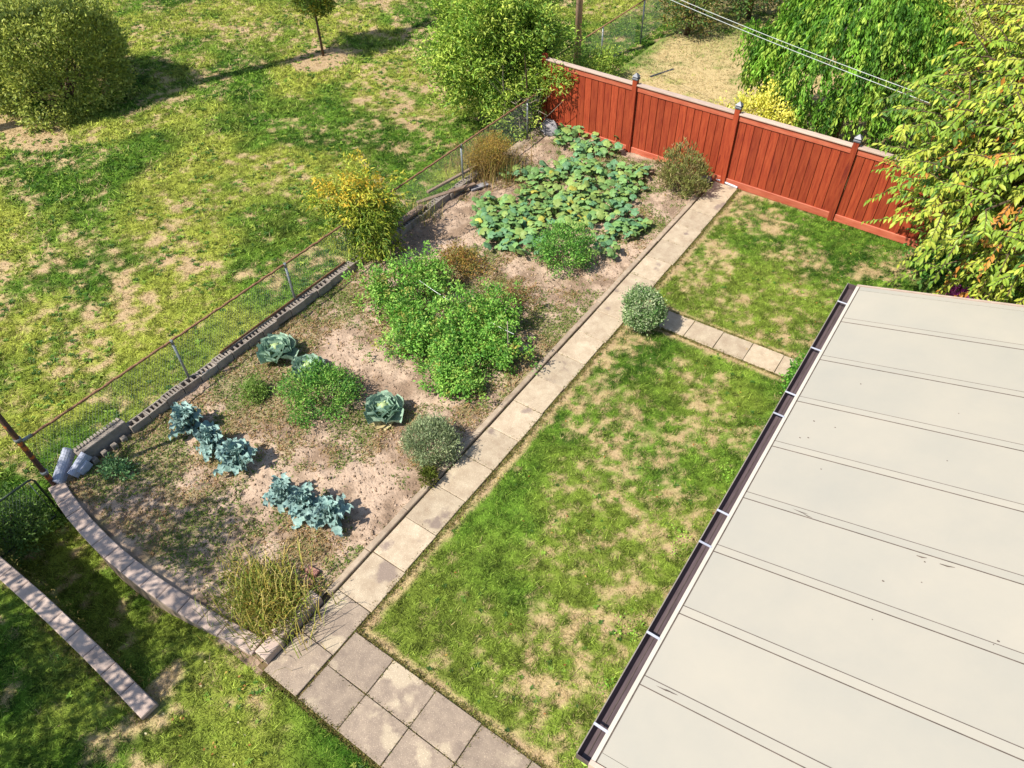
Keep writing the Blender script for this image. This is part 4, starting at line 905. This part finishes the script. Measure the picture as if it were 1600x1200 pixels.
# cherry tree at the right: sprays of drooping leaves
def cherry():
    C = np.array([2.1, 14.6, 4.2]); R = np.array([3.7, 3.5, 3.2])
    t = thing('cherry_tree', 'large cherry tree with drooping lime green leaves over the right end of the red fence', 'tree', (2.3, 14.9, 0))
    base = np.array([2.3, 14.9, 0])
    MB().tube([(0, 0, 0), (.05, -.05, 1.2), (-.05, 0, 2.2)], [.2, .16, .13], 12).build('trunk', M_BARK, t, True)
    br = MB(); P = []; Dd = []; Nn = []; C_i = []
    n = 3300; d = rdir(n, .25)
    for i in range(n):
        v = d[i]; shell = random.uniform(.55, 1.0); a = math.atan2(v[1], v[0]); lum = 1 + .16 * (2 * float(fbm(np.array(a * 2.2), np.array(v[2] * 2.5), 1.5, 3, 8)) - 1) * 2
        s = C + v * R * shell * lum * .85
        h = unit(np.array([v[0], v[1], 0]) + rng.normal(size=3) * .7); h[2] = 0
        L = random.uniform(.5, 1.05); e = s + h * L + [0, 0, random.gauss(-.2, .45) * L]
        if i % 14 == 0: br.tube([np.array([2.3, 14.9, 2.1]) - base, (C - base) * .5 + (s - base) * .5, s - base], [.07, .04, .015], 5, cap=False)
        br.tube([s - base, (s + e) / 2 - base + [0, 0, .05], e - base], [.012, .008, .003], 4, cap=False)
        side = np.array([-h[1], h[0], 0]); tone = rng.choice(4, p=[.42, .42, .04, .12])
        for k in range(26):
            f = (k + .5) / 26; q = s + (e - s) * f + [0, 0, .12 * math.sin(f * math.pi) * .4]; sg = 1 if k % 2 else -1
            P.append(q); Dd.append(h * .5 + side * sg * random.uniform(.35, .75) + np.array([0, 0, -random.uniform(.45, .95)]) + rng.normal(size=3) * .25)
            Nn.append(np.array([-.3, -.6, 1.0]) + side * sg * .5 + h * .3 + rng.normal(size=3) * .2); C_i.append(tone if random.random() < .75 else rng.choice(4, p=[.45, .35, .06, .14]))
    br.build('branch', M_BARK, t, True, kind='stuff')
    P = np.array(P); Dd = unit(np.array(Dd)); Nn = np.array(Nn); C_i = np.array(C_i); n = len(P); Ls = .13 * rng.uniform(.6, 1.25, n)
    vis = inview(P, 0); dist = np.linalg.norm(P - [0, 0, CAM_H], axis=1) - (P[:, 2] > 3) * 0 + (~vis) * 99
    order = np.argsort(dist - Ls * 12); near = order[:300]; rest = order[300:]
    cols = np.array([lin('#98b83e', .72), lin('#c6d04e', .74), lin('#e09a44', .66), lin('#64903a', .62)])
    V, F = leaf_arrays(P[rest] - base, Dd[rest], Nn[rest], Ls[rest], Ls[rest] * .4, .1, .18)
    link('foliage', np_mesh('foliage', V, F, M_LEAF, np.repeat(cols[C_i[rest]] * rng.uniform(.8, 1.2, (len(rest), 1)), 4, 0)), t, kind='stuff')
    lm = []
    for m in M_CHERRY:
        V = [(0, 0, 0), (.28, .16, .07), (.62, .18, .03), (1, 0, -.16), (.62, -.18, .03), (.28, -.16, .07), (.3, 0, 0), (.65, 0, -.03)]
        lm.append(MB().add(V, [(0, 6, 1), (6, 7, 2, 1), (7, 3, 2), (0, 5, 6), (6, 5, 4, 7), (7, 4, 3)]).mesh('cherry_leaf', m))
    for i in near:
        x = Vector(Dd[i]); y = Vector(np.cross(Nn[i], Dd[i])).normalized(); z = x.cross(y)
        o = link('leaf', lm[C_i[i]], t); L = Ls[i]
        o.matrix_local = Matrix(((x[0] * L, y[0] * L, z[0] * L, P[i][0] - base[0]), (x[1] * L, y[1] * L, z[1] * L, P[i][1] - base[1]), (x[2] * L, y[2] * L, z[2] * L, P[i][2] - base[2]), (0, 0, 0, 1)))
cherry()
# tree outside the picture whose crown dapples the near left walls
simple_tree('garden_tree', 'leafy tree outside the left of the picture that shades the low walls', (-10.9, -3.2, 0), (2.9, 2.0, 1.7), 4.6, 420, 22, .14, .07, [lin('#6f9438', .55), lin('#8fae4c', .58)], sig=.16, rough=.4, zmin=1)

simple_tree('garden_tree', 'second leafy tree outside the bottom left of the picture', (-8.6, -6.6, 0), (2.3, 1.8, 1.5), 5.0, 260, 22, .14, .07, [lin('#6f9438', .55), lin('#8fae4c', .58)], sig=.16, rough=.5, zmin=1)
# stakes and strings
def stick(label, px, py, z1, name='garden_stake', mat=M_TWIG, lean=(0, 0)):
    p = at(px, py, .03); o = MB().tube([(0, 0, -.05), (lean[0], lean[1], z1)], [.012, .009], 6).build(name, mat, None, True); o.location = p; tag(o, label, 'stake', 'stakes in the tomato rows')
stick('thin dark stake at the upper left of the tomato mass', 618, 440, .9, mat=M_BARK); stick('thin stake at the upper edge of the tomato mass beside the yellow weeds', 690, 452, .95, mat=M_BARK)
stick('grey stake at the path end of the tomato mass', 795, 572, 1.2); stick('short leaning stake near the path end of the tomato mass', 788, 520, .55, lean=(.1, .1))
def string(label, a, b):
    o = MB().tube([a, (np.array(a) + b) / 2 - [0, 0, .015], b], .006, 5).build('trellis_string', M_WHITE, None, True); tag(o, label, 'string', 'white strings over the tomato plants')
string('long white string over the upper half of the tomato mass', at(655, 438, .75), at(703, 470, .75)); string('short white string over the path end of the tomato mass', at(768, 504, .8), at(803, 522, .8)); string('faint lower string near the path end of the tomato mass', at(782, 526, .55), at(800, 538, .5))

# ------------------------------------------------------------------ GROUND COVER
def weeds():
    n = 190000; x = rng.uniform(-10.9, -5.62, n); y = rng.uniform(1.5, 17.3, n); w = weediness(x, y)
    k = (rng.random(n) < sstep(.43, .62, w + .25 * (fbm(x, y, 11, 2, 61) - .5))) ; x, y, w = x[k], y[k], w[k]; n = len(x)
    P = np.stack([x, y, zsoil(x, y)], 1); Dr = rdir(n, .35); Nn = rng.normal(size=(n, 3)) * .35 + [0, 0, 1]
    h = fbm(x, y, .9, 3, 40); g = mixc(lin('#9aac50', .7), lin('#7a9a44', .66), rng.random(n)); dcol = mixc(lin('#c79f6c', .68), lin('#d6b888', .7), rng.random(n))
    isd = rng.random(n) < sstep(.4, .62, h + .1 * (rng.random(n) - .5)) * .8; c = np.where(isd[:, None], dcol, g) * rng.uniform(.75, 1.2, (n, 1))
    L = .055 * rng.uniform(.5, 1.4, n); V, F = leaf_arrays(P, Dr, Nn, L, L * .3, .1, .1)
    o = link('bed_weeds', np_mesh('bed_weeds', V, F, M_LEAF, np.repeat(c, 4, 0))); tag(o, 'low weeds scattered over the bare vegetable bed', 'weeds', None, 'stuff')
    # clods and crumbs of soil
    n = 26000; x = rng.uniform(-10.9, -5.62, n); y = rng.uniform(1.5, 17.3, n); s = .007 + .03 * rng.random(n) ** 4
    base = np.array([(1, 0, 0), (0, 1, 0), (-1, 0, 0), (0, -1, 0), (0, 0, .8), (0, 0, -.5)]); V = base[None] * s[:, None, None] * rng.uniform(.7, 1.3, (n, 6, 1)) + np.stack([x, y, zsoil(x, y) + .002], 1)[:, None]
    i = np.arange(n)[:, None] * 6; F = np.concatenate([i + q for q in ([0, 1, 4], [1, 2, 4], [2, 3, 4], [3, 0, 4], [1, 0, 5], [2, 1, 5], [3, 2, 5], [0, 3, 5])], 1).reshape(-1, 3)
    c = mixc(SOIL_B, SOIL_A, rng.random(n)) * rng.uniform(.85, 1.1, (n, 1)); o = link('soil_clods', np_mesh('soil_clods', V.reshape(-1, 3), F, M_SOIL, np.repeat(c, 6, 0))); tag(o, 'small crumbs of dry soil over the bed', 'soil', None, 'stuff')
weeds()
z0f = lambda x, y: x * 0
LB = dict(hvar=.45)
blades('back_lawn_grass', 'short patchy green and straw grass between the path and the roof', -4.76, 2.4, 2.46, 17.42, 5200, lambda x, y: .02 * (fbm(x, y, 1.2, 3, 4) - .5), dry_lawn, .042, .011, mask=lambda x, y: ~((y > 11.13) & (y < 11.7)) & ((x < .1) | (y > 11.5)))
blades('side_lawn_grass', 'green grass of the lawn at the lower left', -11, -2.8, -3, 1.27, 4200, lambda x, y: -.015 + x * 0, dry_side, .045, .012, mask=lambda x, y: ((y < -.12) | (x > -6.28)) & ((y < 1.2)), yel=.6, seed=6)
blades('sunken_lawn_grass', 'shaded grass between the two low walls', -11.2, -6.3, .08, 1.2, 4200, lambda x, y: zcorr(x, y) - .015, dry_side, .045, .012, yel=.5, seed=6)
blades('park_grass_near', 'park grass close behind the wire fence', -19, -11.25, .5, 20, 1900, zpark, dry_park, .055, .02, yel=.85, seed=2)
blades('park_grass_far', 'park grass farther from the wire fence', -45, -11.25, 4, 42, 620, zpark, dry_park, .075, .035, mask=lambda x, y: (x < -19) | (y > 20), yel=.85, seed=2)
blades('neighbour_grass', 'dry straw coloured grass of the yard behind the red fence', -11.1, 4, 17.7, 36, 1000, znb, dry_nb, .05, .02, yel=.5, seed=4, keep_dry=.3)
def joint_tufts():
    Q = []
    def along(x0, y0, x1, y1, n, sp=.012):
        for _ in range(n):
            t = random.random(); Q.append((x0 + (x1 - x0) * t + random.gauss(0, sp), y0 + (y1 - y0) * t + random.gauss(0, sp)))
    for y in ys_path: along(-5.44, y, -4.8, y, random.choice([4, 10, 26]))
    along(-4.77, 1.26, -4.77, 2.45, 60); along(-4.76, 1.845, 1, 1.845, 320); along(-4.76, 2.455, 1, 2.455, 900, .03); along(-5.46, 1.25, 1.0, 1.25, 1400, .03)
    for x in (-4.0, -3.21, -2.42, -1.6, -.8): along(x, 1.27, x, 2.44, 70)
    along(-4.76, 2.46, -4.76, 17.3, 2600, .04); along(-5.6, 2.7, -5.6, 16.3, 1500, .03); along(-5.475, 2.7, -5.475, 16.3, 260, .01)
    along(-4.7, 11.1, -.9, 11.1, 500, .02); along(-4.7, 11.73, -.9, 11.73, 500, .02); along(-11, .16, -6.3, .16, 300, .04); along(-6.3, -.16, -9, -.16, 300, .04)
    along(-10.9, 1.75, -10.9, 17, 2600, .07)
    q = np.array(Q); n = len(q) * 5; q = np.repeat(q, 5, 0) + rng.normal(size=(n, 2)) * .012
    P = np.stack([q[:, 0], q[:, 1], np.full(n, .012)], 1); Dr = rdir(n, .8); L = .045 * rng.uniform(.4, 1.3, n)
    V, F = leaf_arrays(P, Dr, rdir(n, .5), L, L * .2, .05, .2); c = mixc(lin('#c0a66a', .68), lin('#7d9440', .62), rng.random(n)) * rng.uniform(.7, 1.2, (n, 1))
    o = link('edge_tufts', np_mesh('edge_tufts', V, F, M_GRASS, np.repeat(c, 4, 0))); tag(o, 'grass tufts growing from the paving joints and along the edges', 'grass', None, 'stuff')
joint_tufts()
def rosettes(name, label, n, x0, x1, y0, y1, zf, size, mask, pal, clump=.5):
    x = rng.uniform(x0, x1, n); y = rng.uniform(y0, y1, n); k = mask(x, y) & inview(np.stack([x, y, zf(x, y) * np.ones(n)], 1), 60) & (fbm(x, y, 1.4, 3, 81) > clump); x, y = x[k], y[k]; n = len(x); m = 7
    a = np.tile(np.arange(m) * 2 * np.pi / m, n) + np.repeat(rng.uniform(0, 6, n), m) + rng.normal(size=n * m) * .3
    P = np.repeat(np.stack([x, y, zf(x, y) * np.ones(n) + .012], 1), m, 0); Dr = np.stack([np.cos(a), np.sin(a), rng.uniform(.1, .9, n * m)], 1); L = np.repeat(size * rng.uniform(.5, 1.3, n), m) * rng.uniform(.7, 1.1, n * m)
    V, F = leaf_arrays(P, Dr, np.tile([0, 0, 1.0], (n * m, 1)), L, L * .42, .1, .3); c = np.repeat(pick(pal, n) * rng.uniform(.7, 1.25, (n, 1)), m, 0)
    tag(link(name, np_mesh(name, V, F, M_LEAF, np.repeat(c, 4, 0))), label, 'weeds', None, 'stuff')
PW = [lin('#7aa038', .7), lin('#9cc04a', .74), lin('#4f7d2c', .6), lin('#5f8f34', .62), lin('#b6c658', .74)]
rosettes('park_weeds', 'broad leaved weeds dotted through the park grass', 26000, -44, -11.3, 1, 40, zpark, .1, lambda x, y: x < -11.3, PW, .5)
rosettes('lawn_weeds', 'clover and small weeds dotted through the lawns', 2600, -11, 0, -3, 17.3, lambda x, y: x * 0, .055, lambda x, y: ((x > -4.7) & (y > 2.55) & ((y < 11.05) | (y > 11.8))) | ((y < -.2) | ((x > -6.2) & (y < 1.2))), PW, .54)
def litter():
    pts = []
    for _ in range(70): pts.append((random.uniform(-4.6, -.9), random.uniform(2.6, 17), .03))
    for _ in range(60): pts.append((random.uniform(-2.5, 2), random.uniform(12, 17), .03))
    for _ in range(50): pts.append((random.uniform(-10.8, -5.7), random.uniform(1.6, 17), .06))
    for _ in range(40): q = (random.uniform(-6.4, -4.8), random.uniform(-2, 1.1), .03); pts.append(q)
    P = np.array(pts); n = len(P); Dr = rdir(n); Dr[:, 2] *= .2; V, F = leaf_arrays(P, Dr, np.tile([0, 0, 1.0], (n, 1)) + rng.normal(size=(n, 3)) * .2, .05, .03, .1, .1)
    c = pick([lin('#e0b95c', .65), lin('#cf8f4c', .6), lin('#e8dca8', .66), lin('#b5763e', .6)], n); o = link('leaf_litter', np_mesh('leaf_litter', V, F, M_LEAF, np.repeat(c, 4, 0))); tag(o, 'fallen yellow leaves scattered on lawn and bed', 'leaves', None, 'stuff')
litter()
